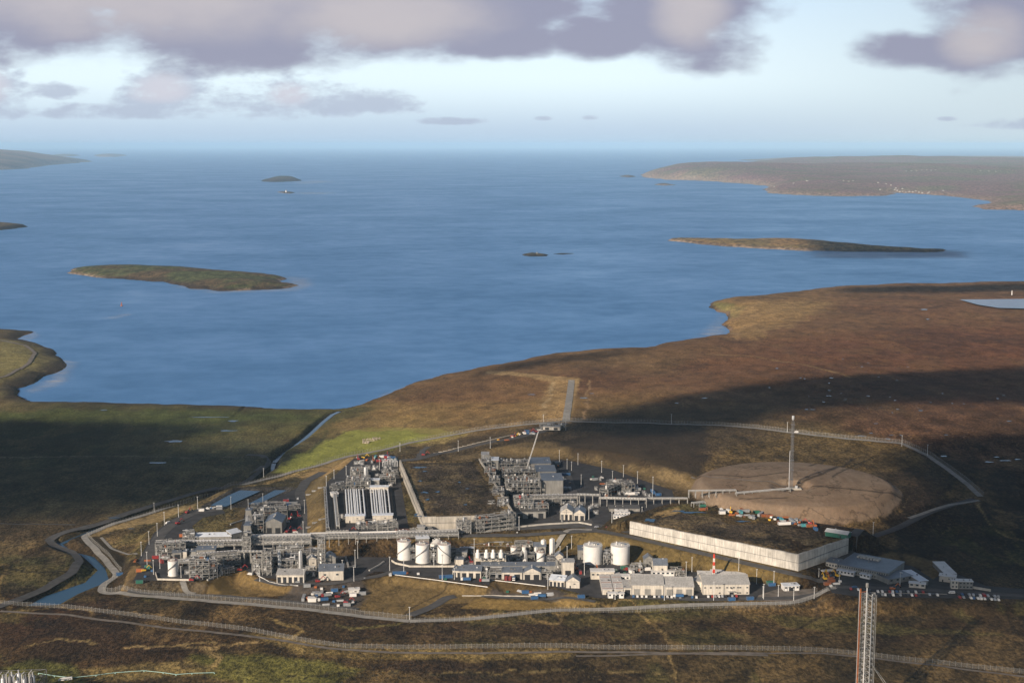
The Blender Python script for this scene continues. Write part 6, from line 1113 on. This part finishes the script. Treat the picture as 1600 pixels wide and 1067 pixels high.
lamps = [(230, 884, 13, ZL), (239, 878, 0, 0)][:1] + [(221, 868, 13, ZL), (233, 851, 13, ZL), (246, 838, 13, ZL), (257, 806 + 14, 13, None), (279, 808, 13, None), (309, 795, 13, None), (240, 897, 13, ZL), (250, 888, 13, ZL), (245, 872, 10, ZL), (361, 795, 13, None), (411, 790, 13, ZL), (388, 795, 10, ZL), (476, 805, 16, ZL), (474, 840, 16, ZL), (406, 907, 13, ZL), (475, 912, 13, ZL), (555, 886, 16, ZL), (559, 872, 16, ZL), (553, 908, 13, ZL), (283, 902, 10, ZL), (510, 762, 13, ZU), (522, 748, 10, ZU), (541, 742, 10, ZU), (593, 735, 13, ZU),
         (609, 892, 13, ZL), (631, 897, 13, ZL), (678, 886, 13, ZL), (691, 905, 13, ZL), (741, 868, 16, ZL), (808, 852, 13, ZL), (780, 882, 13, ZL), (760, 905, 10, ZL), (710, 905, 10, ZL), (811, 828, 13, ZU), (878, 815, 13, ZU), (874, 725, 16, ZU), (886, 735, 13, ZU), (903, 726, 13, ZU), (893, 735, 10, ZU), (908, 760, 13, ZU), (940, 738, 13, ZU), (957, 750, 10, ZU), (974, 745, 13, ZU), (996, 755, 13, ZU), (1020, 768, 16, ZU), (1019, 780, 10, ZU), (920, 812, 13, ZU), (956, 820, 13, ZU), (893, 858, 13, ZL), (886, 880, 16, ZL), (856, 920, 13, ZL),
         (913, 898, 13, ZL), (983, 915, 10, ZL), (961, 936, 13, ZL), (1038, 937, 13, ZL), (1115, 938, 16, ZL), (1193, 936, 13, ZL), (1216, 932, 10, ZL), (1192, 934, 10, ZL), (1072, 900, 13, ZL), (1081, 893, 13, ZL), (1154, 900, 16, ZL), (1182, 912, 13, ZL), (1253, 890, 13, ZL), (1279, 911, 13, ZL), (1311, 913, 13, ZL), (1406, 917, 13, ZL), (1364, 837, 13, None), (1272, 935, 10, ZL), (1209, 915, 13, ZL), (1240, 938, 10, ZL),
         (1049, 663, 13, None), (884, 672, 16, None), (849, 660, 10, None), (766, 700, 13, None), (716, 705, 13, None), (625, 705, 10, None), (412, 745, 10, None), (241, 800, 10, None), (1409, 697, 13, None), (1449, 712, 13, None), (1230, 676, 13, None), (640, 967, 10, None), (875, 870, 10, ZL), (1003, 812, 13, ZU), (598, 860, 13, ZL), (535, 892, 10, ZL), (300, 885, 10, ZL), (350, 890, 10, ZL), (1000, 893, 10, ZL), (930, 890, 10, ZL)]
for (px, py, h, z) in lamps:
    if not h: continue
    z = LV(px, z); c = AZ(px, py, z) if z else AT(px, py); t = thing('lamp_post', c, 'slender %s lamp post by ' % {10: 'short', 13: 'grey', 16: 'tall'}[h] + near_words(px, py), 'lamp post', 'lamp posts around the plant'); link('pole', LM[h][0], t); link('lamp_head', LM[h][1], t)

# ------------------------------------------------------------------ vehicles, containers, machines
def car_mesh(paint, van=False):
    m = MB(); L_, w = (5.2, 2.0) if van else (4.4, 1.8); hb = .95
    prof = [(-L_ / 2, .35), (-L_ / 2, hb), (-L_ / 2 + .9, hb + .08), (-L_ / 2 + (1.2 if not van else .9), 1.95 if van else 1.5), (L_ / 2 - (.1 if van else .6), 2.05 if van else 1.5), (L_ / 2 - .02, hb + .1), (L_ / 2, .35)]
    n = len(prof); vs = [(x, -w / 2, z) for x, z in prof] + [(x, w / 2, z) for x, z in prof]; m.add(vs, [tuple(range(n)), tuple(range(2 * n - 1, n - 1, -1))] + [(i, (i + 1) % n, n + (i + 1) % n, n + i)[::-1] for i in range(n)], 0)
    x0 = prof[3][0] + .1; m.box((x0 + L_ / 2 - .75) / 2, 0, hb + .12, (L_ / 2 - .75 - x0), w + .04, .38, 1)
    for sx in (-L_ * .31, L_ * .31):
        for sy in (-w / 2 + .1, w / 2 - .1): m.tube((sx, sy - .12, .34), (sx, sy + .12, .34), .34, .34, 10, 2)
    return m.mesh('car', [paint, GLASS, TYRE])
def container_mesh(paint, L_=6.1, h=2.6):
    m = MB().box(0, 0, 0, L_, 2.44, h)
    for i in range(int(L_ / .6)):
        for s in (-1.25, 1.25): m.box(-L_ / 2 + .5 + i * .6, s, .2, .25, .08, h - .4)
    for sx in (-1, 1):
        for sy in (-1, 1): m.box(sx * (L_ / 2), sy * 1.22, 0, .2, .2, h + .02, 1)
    m.box(-L_ / 2 - .03, 0, .15, .05, .08, h - .3, 1); return m.mesh('shipping_container', [paint, STEELD])
def digger_mesh(paint):
    m = MB().box(0, -1.2, 0, 4.4, .7, 1, 2).box(0, 1.2, 0, 4.4, .7, 1, 2).box(-.4, 0, 1.05, 4, 2.8, 1.3, 0).box(.9, -.7, 2.3, 1.5, 1.2, 1.5, 1).bar((1.2, .3, 2), (4.6, .3, 5.4), .6).bar((4.6, .3, 5.4), (7, .3, 2.6), .5).box(7, .3, 1.3, 1.1, 1.3, 1.3, 2); return m.mesh('excavator', [paint, GLASS, TYRE])
def truck_mesh(paint, load):
    m = MB().box(0, 0, .9, 9, 2.4, .4, 2).box(-3.6, 0, 1.3, 1.9, 2.4, 2.1, 0).box(-4.1, 0, 2.2, .95, 2.3, .8, 1).box(1, 0, 1.35, 6.6, 2.4, 2.0, 3)
    for x in (-3.4, 1.5, 2.8, 4): m.tube((x, -1.25, .5), (x, 1.25, .5), .5, .5, 10, 2)
    return m.mesh('lorry', [paint, GLASS, TYRE, load])
def stack_mesh(mt):
    m = MB(); [m.tube((-3, -1 + .5 * i - .25 * (j % 2) * -1, .3 + .43 * j), (3, -1 + .5 * i + .25 * (j % 2), .3 + .43 * j), .24, .24, 8) for j in range(3) for i in range(5 - j)]; return m.mesh('pipe_stack', [mt])
def crate_mesh(mt):
    m = MB().box(0, 0, .15, 2.2, 2, 1.3).box(-.8, 0, 0, .2, 2, .16).box(.8, 0, 0, .2, 2, .16).box(0, 0, 1.45, 2.3, 2.1, .12); return m.mesh('crate', [mt])
CARM = {k: car_mesh(PAINT[k]) for k in ('white', 'silver', 'red', 'blue', 'black', 'grey')}; VANM = {k: car_mesh(PAINT[k], True) for k in ('white', 'blue', 'red')}
CONM = {k: container_mesh(PAINT[k]) for k in ('blue', 'red', 'green', 'white', 'orange', 'grey', 'rust', 'teal')}; CONL = {k: container_mesh(PAINT[k], 12.2) for k in ('blue', 'white', 'red', 'grey')}
DIG = {k: digger_mesh(PAINT[k]) for k in ('orange', 'yellow', 'red')}; TRK = {'white lorry with a blue load': truck_mesh(WHITE, PAINT['blue']), 'red lorry with a grey load': truck_mesh(PAINT['red'], PAINT['grey']), 'red fire truck': truck_mesh(PAINT['red'], PAINT['red'])}
STK = {'rusty pipe stack': stack_mesh(RUST), 'white pipe stack': stack_mesh(WHITE), 'silver pipe stack': stack_mesh(SILVER)}; CRT = {k: crate_mesh(PAINT[k]) for k in ('orange', 'blue', 'white', 'brown', 'green', 'yellow', 'grey')}
def put(name, me, px, py, z, rz, label, cat, group):
    z = LV(px, z); c = AZ(px, py, z) if z is not None else AT(px, py); o = link(name, me, None, (c[0], c[1], c[2] + .15), rz); tag(o, label + ' ' + near_words(px, py) if label.endswith((' by', ' near', ' beside')) else label, cat, group)
rv = random.Random(3)
def cars(p0, p1, n, z, group, rowword, rz=1.5, skip=.12):
    for i in range(n):
        if rv.random() < skip: continue
        k = rv.choice(['white', 'white', 'silver', 'red', 'blue', 'black', 'grey', 'black', 'white']); u = (i + rv.uniform(-.12, .12)) / max(1, n - 1); van = rv.random() < .15 and k in VANM
        put('parked_car' if not van else 'parked_van', (VANM if van else CARM)[k], p0[0] + (p1[0] - p0[0]) * u, p0[1] + (p1[1] - p0[1]) * u, z, rz + rv.uniform(-.08, .08), k + (' van ' if van else ' car ') + rowword, 'van' if van else 'car', group)
G = 'cars in the car park right of the flare tower'
cars((1372, 925), (1442, 926), 13, ZL, G, 'in the rear car park row'); cars((1372, 930), (1442, 931), 13, ZL, G, 'in the front car park row'); cars((1453, 930), (1464, 930.5), 3, ZL, G, 'in the short middle car park group', skip=0); cars((1498, 929), (1560, 933), 12, ZL, G, 'in the far right rear parking row'); cars((1500, 934), (1560, 938), 12, ZL, G, 'in the far right front parking row')
cars((1330, 921), (1360, 924), 4, ZL, G, 'behind the flare tower', skip=0)
W_ = 'cars in front of the warehouses'
cars((990, 932.5), (1088, 934), 16, ZL, W_, 'before the left and middle warehouses'); cars((1107, 933), (1150, 932), 9, ZL, W_, 'before the right warehouse', skip=0)
for px, py, z, k, rz in [(932, 824, ZU, 'silver', .2), (949, 825, ZU, 'red', .1), (968, 828, ZU, 'white', -.2), (973, 829, ZU, 'silver', -.3), (1020, 841, None, 'white', -.6), (1244, 676, None, 'white', -.2), (391, 898, ZL, 'white', -.5), (262, 818, None, 'white', 1), (465, 910, ZL, 'silver', 0), (1410, 908, ZL, 'white', .2), (1487, 927, ZL, 'white', 0), (440, 905, ZL, 'silver', 0), (1335, 918, ZL, 'blue', 0), (97, 1063, None, 'white', .3), (107, 1062, None, 'white', .3)]:
    put('parked_van' if k == 'white' else 'parked_car', VANM.get(k, CARM.get(k)) if k == 'white' else CARM[k], px, py, z, rz, k + (' van' if k == 'white' else ' car') + ' parked near', 'van' if k == 'white' else 'car', 'vehicles about the plant roads')
for px, py, z, k, rz in [(293, 802, None, 'red', 1), (278, 819, None, 'red', .8), (300, 908, ZL, 'red', 0), (375, 892, ZL, 'red', .4), (497, 910, ZL, 'red', .3), (1395, 921.5, ZL, 'orange', .2), (1290, 886, ZL, 'orange', .4), (736, 880, ZL, 'red', 1.9), (1033, 838, None, 'yellow', -.5), (225, 893, ZL, 'yellow', .5), (541, 943, None, 'red', .1), (528, 934, None, 'red', .5), (545, 832, ZU, 'red', 0), (484, 868, ZL, 'yellow', 1), (662, 822 - 110, ZU, 'red', 0), (1298, 905, ZL, 'orange', 2), (450, 832, ZL, 'red', 1), (461, 831, ZL, 'red', 0)]:
    put('excavator', DIG[k], px, py, z, rz, k + ' tracked digger working beside', 'excavator', 'diggers about the plant')
for px, py, z, k, rz in [(791, 906, ZL, 'red fire truck', 1.5), (797, 906, ZL, 'red fire truck', 1.5), (803, 906.5, ZL, 'white lorry with a blue load', 1.5), (728, 908, ZL, 'white lorry with a blue load', 0), (1060, 934, ZL, 'white lorry with a blue load', 0), (757, 910, ZL, 'red lorry with a grey load', 0), (510, 933, None, 'red lorry with a grey load', .4), (505, 940, None, 'white lorry with a blue load', .3), (985, 892, ZL, 'red lorry with a grey load', .1), (845, 934, None, 'white lorry with a blue load', 0)]:
    put('lorry', TRK[k], px, py, z, rz, k + ' near', 'lorry', 'lorries about the plant')
def scatter(poly, n, z, seed, where, kinds='mixed', cols=None, group=None):
    rr = random.Random(seed); xs = [p[0] for p in poly]; ys = [p[1] for p in poly]; i = 0; g = 0
    while i < n and g < 4000:
        g += 1; px, py = rr.uniform(min(xs), max(xs)), rr.uniform(min(ys), max(ys))
        if sdist([(a, b) for a, b in poly], np.array([px]), np.array([py]))[0] > 0: continue
        i += 1; q = rr.random(); rz = rr.choice([.14, .14, 1.7, rr.uniform(0, 3)])
        if q < .28: k = rr.choice(cols or ['blue', 'grey', 'grey', 'white', 'rust', 'orange', 'grey', 'red']); put('shipping_container', CONM.get(k) or CONM['blue'], px, py, z, rz, '%s shipping container %s' % (k, where), 'container', group)
        elif q < .33: k = rr.choice(['blue', 'white', 'grey', 'grey']); put('shipping_container', CONL[k], px, py, z, rz, 'long %s shipping container %s' % (k, where), 'container', group)
        elif q < .66: k = rr.choice(list(CRT)); put('crate', CRT[k], px, py, z, rz, '%s crate %s' % (k, where), 'crate', group)
        elif q < .92: k = rr.choice(list(STK)); put('pipe_stack', STK[k], px, py, z, rz, '%s %s' % (k, where), 'pipe stack', group)
        else: k = rr.choice(['orange', 'yellow', 'red']); put('excavator', DIG[k], px, py, z, rz, '%s digger %s' % (k, where), 'excavator', group)
scatter([(557, 713), (617, 711), (620, 722), (560, 722)], 30, ZU, 1, 'in the yard behind the pipe arrays', cols=['blue', 'blue', 'blue', 'teal', 'red', 'white'], group='goods in the yard behind the arrays')
scatter([(775, 688), (840, 668), (848, 674), (790, 690)], 26, None, 2, 'beside the hill road', cols=['red', 'rust', 'white', 'grey', 'blue'], group='goods beside the hill road')
scatter([(1092, 793), (1180, 799), (1284, 820), (1284, 831), (1180, 812), (1095, 799)], 56, None, 3, 'on the strip behind the peat wall', cols=['teal', 'green', 'white', 'grey', 'blue', 'grey', 'rust'], group='goods behind the peat wall')
scatter([(470, 915), (560, 915), (568, 930), (545, 948), (475, 946)], 22, None, 4, 'in the contractor yard', group='goods in the contractor yard')
scatter([(1288, 897), (1306, 897), (1318, 912), (1300, 918), (1288, 912)], 16, ZL, 5, 'on the gravel below the wall end', cols=['orange', 'rust', 'white', 'blue'], group='goods below the wall end')
scatter([(785, 924), (862, 924), (868, 932), (790, 931)], 9, None, 6, 'in the lower laydown yard', cols=['blue', 'orange', 'white'], group='goods in the laydown yard')
scatter([(600, 899), (616, 899), (760, 912), (765, 904), (620, 895)], 7, ZL, 7, 'behind the white edge wall', cols=['blue', 'blue', 'green'], group='goods behind the edge wall')
scatter([(310, 795), (346, 788), (346, 796), (315, 803)], 9, None, 8, 'near the settling ponds', cols=['blue', 'white', 'grey'], group='goods near the ponds')
scatter([(205, 880), (260, 850), (300, 815), (300, 830), (240, 905), (222, 905)], 12, ZL, 9, 'along the left yard road', cols=['green', 'orange', 'red'], group='goods along the left yard road')
scatter([(900, 890), (1000, 888), (1080, 903), (1010, 899), (905, 898)], 16, ZL, 10, 'below the wide white tanks', cols=['red', 'white', 'green', 'rust'], group='goods below the wide tanks')
scatter([(925, 740), (1010, 762), (1040, 775), (1000, 782), (960, 772), (915, 745)], 22, ZU, 11, 'in the drum yard', cols=['grey', 'grey', 'rust', 'blue'], group='goods in the drum yard')
scatter([(1120, 900), (1180, 905), (1170, 912), (1120, 908)], 6, ZL, 12, 'behind the right warehouse', cols=['green', 'white'], group='goods behind the right warehouse')
scatter([(440, 780), (470, 775), (470, 835), (445, 835)], 9, ZL, 13, 'beside the straight yard road', cols=['red', 'blue', 'grey'], group='goods beside the straight yard road')
scatter([(862, 719), (875, 722), (895, 765), (884, 768)], 10, ZU, 14, 'right of the grey halls', cols=['blue', 'grey'], group='goods right of the halls')
scatter([(1286, 890), (1292, 886), (1304, 894), (1290, 898)], 6, ZL, 15, 'against the shaded wall end', cols=['rust', 'blue'], group='goods against the wall end')
for px, py, z, k in [(608, 716, ZU, 'blue'), (602, 714, ZU, 'blue'), (835, 936, None, 'blue'), (1143, 938, ZL, 'blue'), (1172, 937, ZL, 'blue'), (1203, 912, ZL, 'green'), (1206, 915, ZL, 'blue'), (218, 911, ZL, 'green'), (187, 899, None, 'blue'), (908, 934, ZL, 'blue'), (451, 790, ZL, 'blue'), (1098, 792, None, 'green')]:
    put('shipping_container', CONM[k], px, py, z, .14, k + ' shipping container standing alone near', 'container', 'single containers about the plant')
# skid pads of small equipment filling the process areas
def skid_mesh(s):
    rr = random.Random(s); m = MB().box(0, 0, 0, 5, 3, .4, 0)
    for i in range(4): m.tube((rr.uniform(-2, 2), rr.uniform(-1, 1), .3), (rr.uniform(-2, 2), rr.uniform(-1, 1), 3), .25, .25, 6, 1)
    m.tube((-2, 0, 1.4), (1.6, 0, 1.4), .75, .75, 10, 1).box(1.4, .8, .4, 1.2, 1, 2, 0); 
    for x in (-2.4, 2.4):
        for y in (-1.4, 1.4): m.bar((x, y, 0), (x, y, 3.4), .25, 0)
    for y in (-1.4, 1.4): m.bar((-2.4, y, 3.4), (2.4, y, 3.4), .25, 0)
    m.bar((-2.4, -1.4, 3.4), (-2.4, 1.4, 3.4), .25, 0).bar((2.4, -1.4, 3.4), (2.4, 1.4, 3.4), .25, 0); return m.mesh('equipment_skid', [[STEEL, PAINT['grey'], STEELD][s % 3], [SILVER, WHITE, SILVER][s % 3]])
SK = [skid_mesh(i) for i in range(4)]; rs = random.Random(8)
def skids(poly, n, z, grp):
    xs = [p[0] for p in poly]; ys = [p[1] for p in poly]; i = 0
    while i < n:
        px, py = rs.uniform(min(xs), max(xs)), rs.uniform(min(ys), max(ys))
        if sdist(poly, np.array([px]), np.array([py]))[0] > 0: continue
        i += 1; put('equipment_skid', SK[rs.randrange(4)], px, py, z, .14 + rs.choice([0, 1.57]), 'small framed equipment skid near', 'equipment skid', grp)
skids([(392, 885), (480, 868), (495, 905), (480, 905), (476, 895), (395, 900)], 16, ZL, 'skids in the left process area'); skids([(248, 870), (300, 865), (330, 885), (330, 903), (285, 903), (245, 885)], 14, ZL, 'skids in the left process area')
skids([(555, 735), (620, 728), (625, 770), (610, 765), (580, 762), (555, 760)], 16, ZU, 'skids behind the pipe arrays'); skids([(545, 735), (560, 722), (615, 722), (615, 735)], 12, ZU, 'skids behind the pipe arrays'); skids([(858, 780), (935, 782), (930, 815), (915, 790), (870, 792)], 8, ZU, 'skids in the upper yard'); skids([(925, 745), (1040, 772), (1000, 785), (920, 770)], 12, ZU, 'skids in the drum yard')
skids([(700, 865), (740, 862), (740, 885), (712, 888)], 6, ZL, 'skids near the tanks'); skids([(868, 872), (905, 872), (905, 890), (868, 890)], 6, ZL, 'skids near the tanks'); skids([(740, 868), (835, 862), (835, 884), (795, 888)], 10, ZL, 'skids near the coolers'); skids([(388, 790), (450, 783), (450, 800), (390, 806)], 8, ZL, 'skids in the left process area')

# ------------------------------------------------------------------ pipes standing upright in the manifold yard, ruins, sea marks, houses
mp_ = MB().tube((0, 0, 0), (0, 0, 6.5), .5, .5, 8).tube((0, 0, 6.5), (1.8, 0, 6.5), .5, .5, 8).tube((1.8, 0, 6.5), (1.8, 0, 0), .5, .5, 8).mesh('loop_pipe', SILVER)
for i in range(9): put('loop_pipe', mp_, 598 + i * 2.6, 729 - (i % 2) * 3, ZU, .14, 'upright silver pipe loop in the manifold yard', 'pipe loop', 'row of upright pipe loops')
rr = random.Random(4)
for i, (px, py, w_, d_, rz) in enumerate([(578, 688, 18, 9, .1), (588, 686, 9, 6, .3), (572, 692, 7, 6, -.2)]):
    c = AT(px, py); t = MB().box(0, -d_ / 2, -.5, w_ + 1, .8, 1.0).box(0, d_ / 2, -.5, w_ + 1, .8, 1.0).box(-w_ / 2, 0, -.5, .8, d_, .96).box(w_ / 2, 0, -.5, .8, d_, .96)
    for sx in range(int(w_ * 1.2)):
        for s in (-1, 1):
            if rr.random() < .75: t.box(-w_ / 2 + sx / 1.2, s * d_ / 2, -.4, .9, 1.0, rr.uniform(.8, 2.6), 0, rr.uniform(-.2, .2))
    for sy in range(int(d_ * 1.2)):
        for s in (-1, 1):
            if rr.random() < .8: t.box(s * w_ / 2, -d_ / 2 + sy / 1.2, -.4, 1.0, .9, rr.uniform(.8, 3.2), 0, rr.uniform(-.2, .2))
    o = t.obj('ruined_croft', mat('weathered_stone', (.30, .26, .2), .9, 0, .4, 1), None, c); o.rotation_euler = (0, 0, rz); tag(o, ['largest roofless stone croft ruin in the green field', 'stone ruin touching the right of the largest croft ruin', 'smallest stone ruin below the largest croft ruin'][i], 'ruin', 'stone ruins in the green field')
c = AZ(190, 478, 0); t = thing('navigation_buoy', c, 'orange navigation buoy alone on the sea below the green island', 'buoy'); MB().lathe([(1.2, -.8), (3.2, 0), (3.2, 1.2), (1.0, 1.8)], n=16).obj('float', PAINT['orange'], t); lattice(MB(), 2.4, .8, 6.5, 3, .35, 4, zb=1.5).obj('cage', PAINT['orange'], t); MB().lathe([(.8, 8), (.8, 9.2), (.1, 9.6)], n=10).obj('lantern', PAINT['orange'], t)
c = AZ(447, 300.5, 6); t = thing('lighthouse', c, 'tiny white lighthouse on the low far skerry', 'lighthouse'); MB().lathe([(6, 0), (4.5, 14), (5.4, 14.2), (5.4, 15)], n=16).obj('tower', WHITE, t); MB().lathe([(3, 15), (3, 18), (.2, 21)], n=12).obj('lantern_room', STEELD, t)
c = AZ(839, 397, 6); t = thing('beacon', c, 'small grey beacon on the mid sea skerry', 'beacon'); MB().lathe([(2.2, 0), (1.4, 6), (1.8, 6.2), (.1, 8)], n=12).obj('tower', STEEL, t)
c = AZ(1581, 461, 30); t = thing('beacon', c, 'white beacon on the skyline beyond the reservoir', 'beacon'); MB().tube((0, 0, 0), (0, 0, 11), 1.2, .9, 10).obj('tower', WHITE, t)
hm = MB().box(0, 0, -6, 12, 7, 9.5, 0); hm.add([(-6.5, -4, 3.4), (6.5, -4, 3.4), (6.5, 0, 6.6), (-6.5, 0, 6.6), (6.5, 4, 3.4), (-6.5, 4, 3.4)], [(0, 1, 2, 3), (3, 2, 4, 5)], 1); hm.box(-4, 0, 6, 1.2, 1.2, 2.0, 0); [hm.box(x, -3.55, .8, 1.4, .15, 1.5, 2) for x in (-4, 0, 4)]; HM = hm.mesh('cottage', [CREAM, GREYC, GLASS])
dg = bpy.context.evaluated_depsgraph_get()
def onland(px, py):
    d = ray(px, py); ok, loc, nrm, ix, ob, mt_ = SC.ray_cast(dg, CAM, d); n = 0
    while ok and ob.name.startswith(('haze', 'cloud')) and n < 4: ok, loc, nrm, ix, ob, mt_ = SC.ray_cast(dg, (loc[0] + d[0] * .5, loc[1] + d[1] * .5, loc[2] + d[2] * .5), d); n += 1
    return (tuple(loc), ob.name) if ok else (None, '')
hz_ = [(1260, 283), (1262, 283.5), (1318, 283), (1326, 284), (1333, 283), (1385, 288), (1392, 290), (1398, 297), (1402, 298), (1406, 300), (1411, 299.5), (1416, 301), (1421, 300), (1426, 300.5), (1431, 299), (1436, 301), (1441, 302), (1400, 294.5), (1410, 295.5), (1450, 302.5), (1474, 298.5), (1452, 301), (1372, 286), (1416, 268), (1424, 267.5), (1432, 267), (1440, 266.5), (1448, 266), (1455, 266.5), (1462, 266), (1532, 267.5), (1545, 268), (1556, 268.5), (1375, 297), (1240, 287), (1210, 292)]
for i, (px, py) in enumerate(hz_):
    loc, nm = onland(px, py)
    if nm.startswith(('headland', 'far_land')):
        o = link('cottage', HM, None, loc, rr.uniform(-.6, .6)); tag(o, 'tiny white cottage on the far headland', 'house', 'white cottages on the far headland')

# ------------------------------------------------------------------ things that share a description are told apart by their order in the view
def ordinal(n): return '%d%s' % (n, 'th' if 10 <= n % 100 <= 20 else {1: 'st', 2: 'nd', 3: 'rd'}.get(n % 10, 'th'))
by = {}
for o in TOP: by.setdefault(o['label'], []).append(o)
for lb, L_ in by.items():
    if len(L_) > 1:
        L_.sort(key=lambda o: proj(*o.location)[0]); n = len(L_)
        for i, o in enumerate(L_): o['label'] = ('%s, %s' % (lb, ('leftmost' if i == 0 else 'rightmost' if i == n - 1 else ordinal(i + 1) + ' from left') + ' of %d' % n))
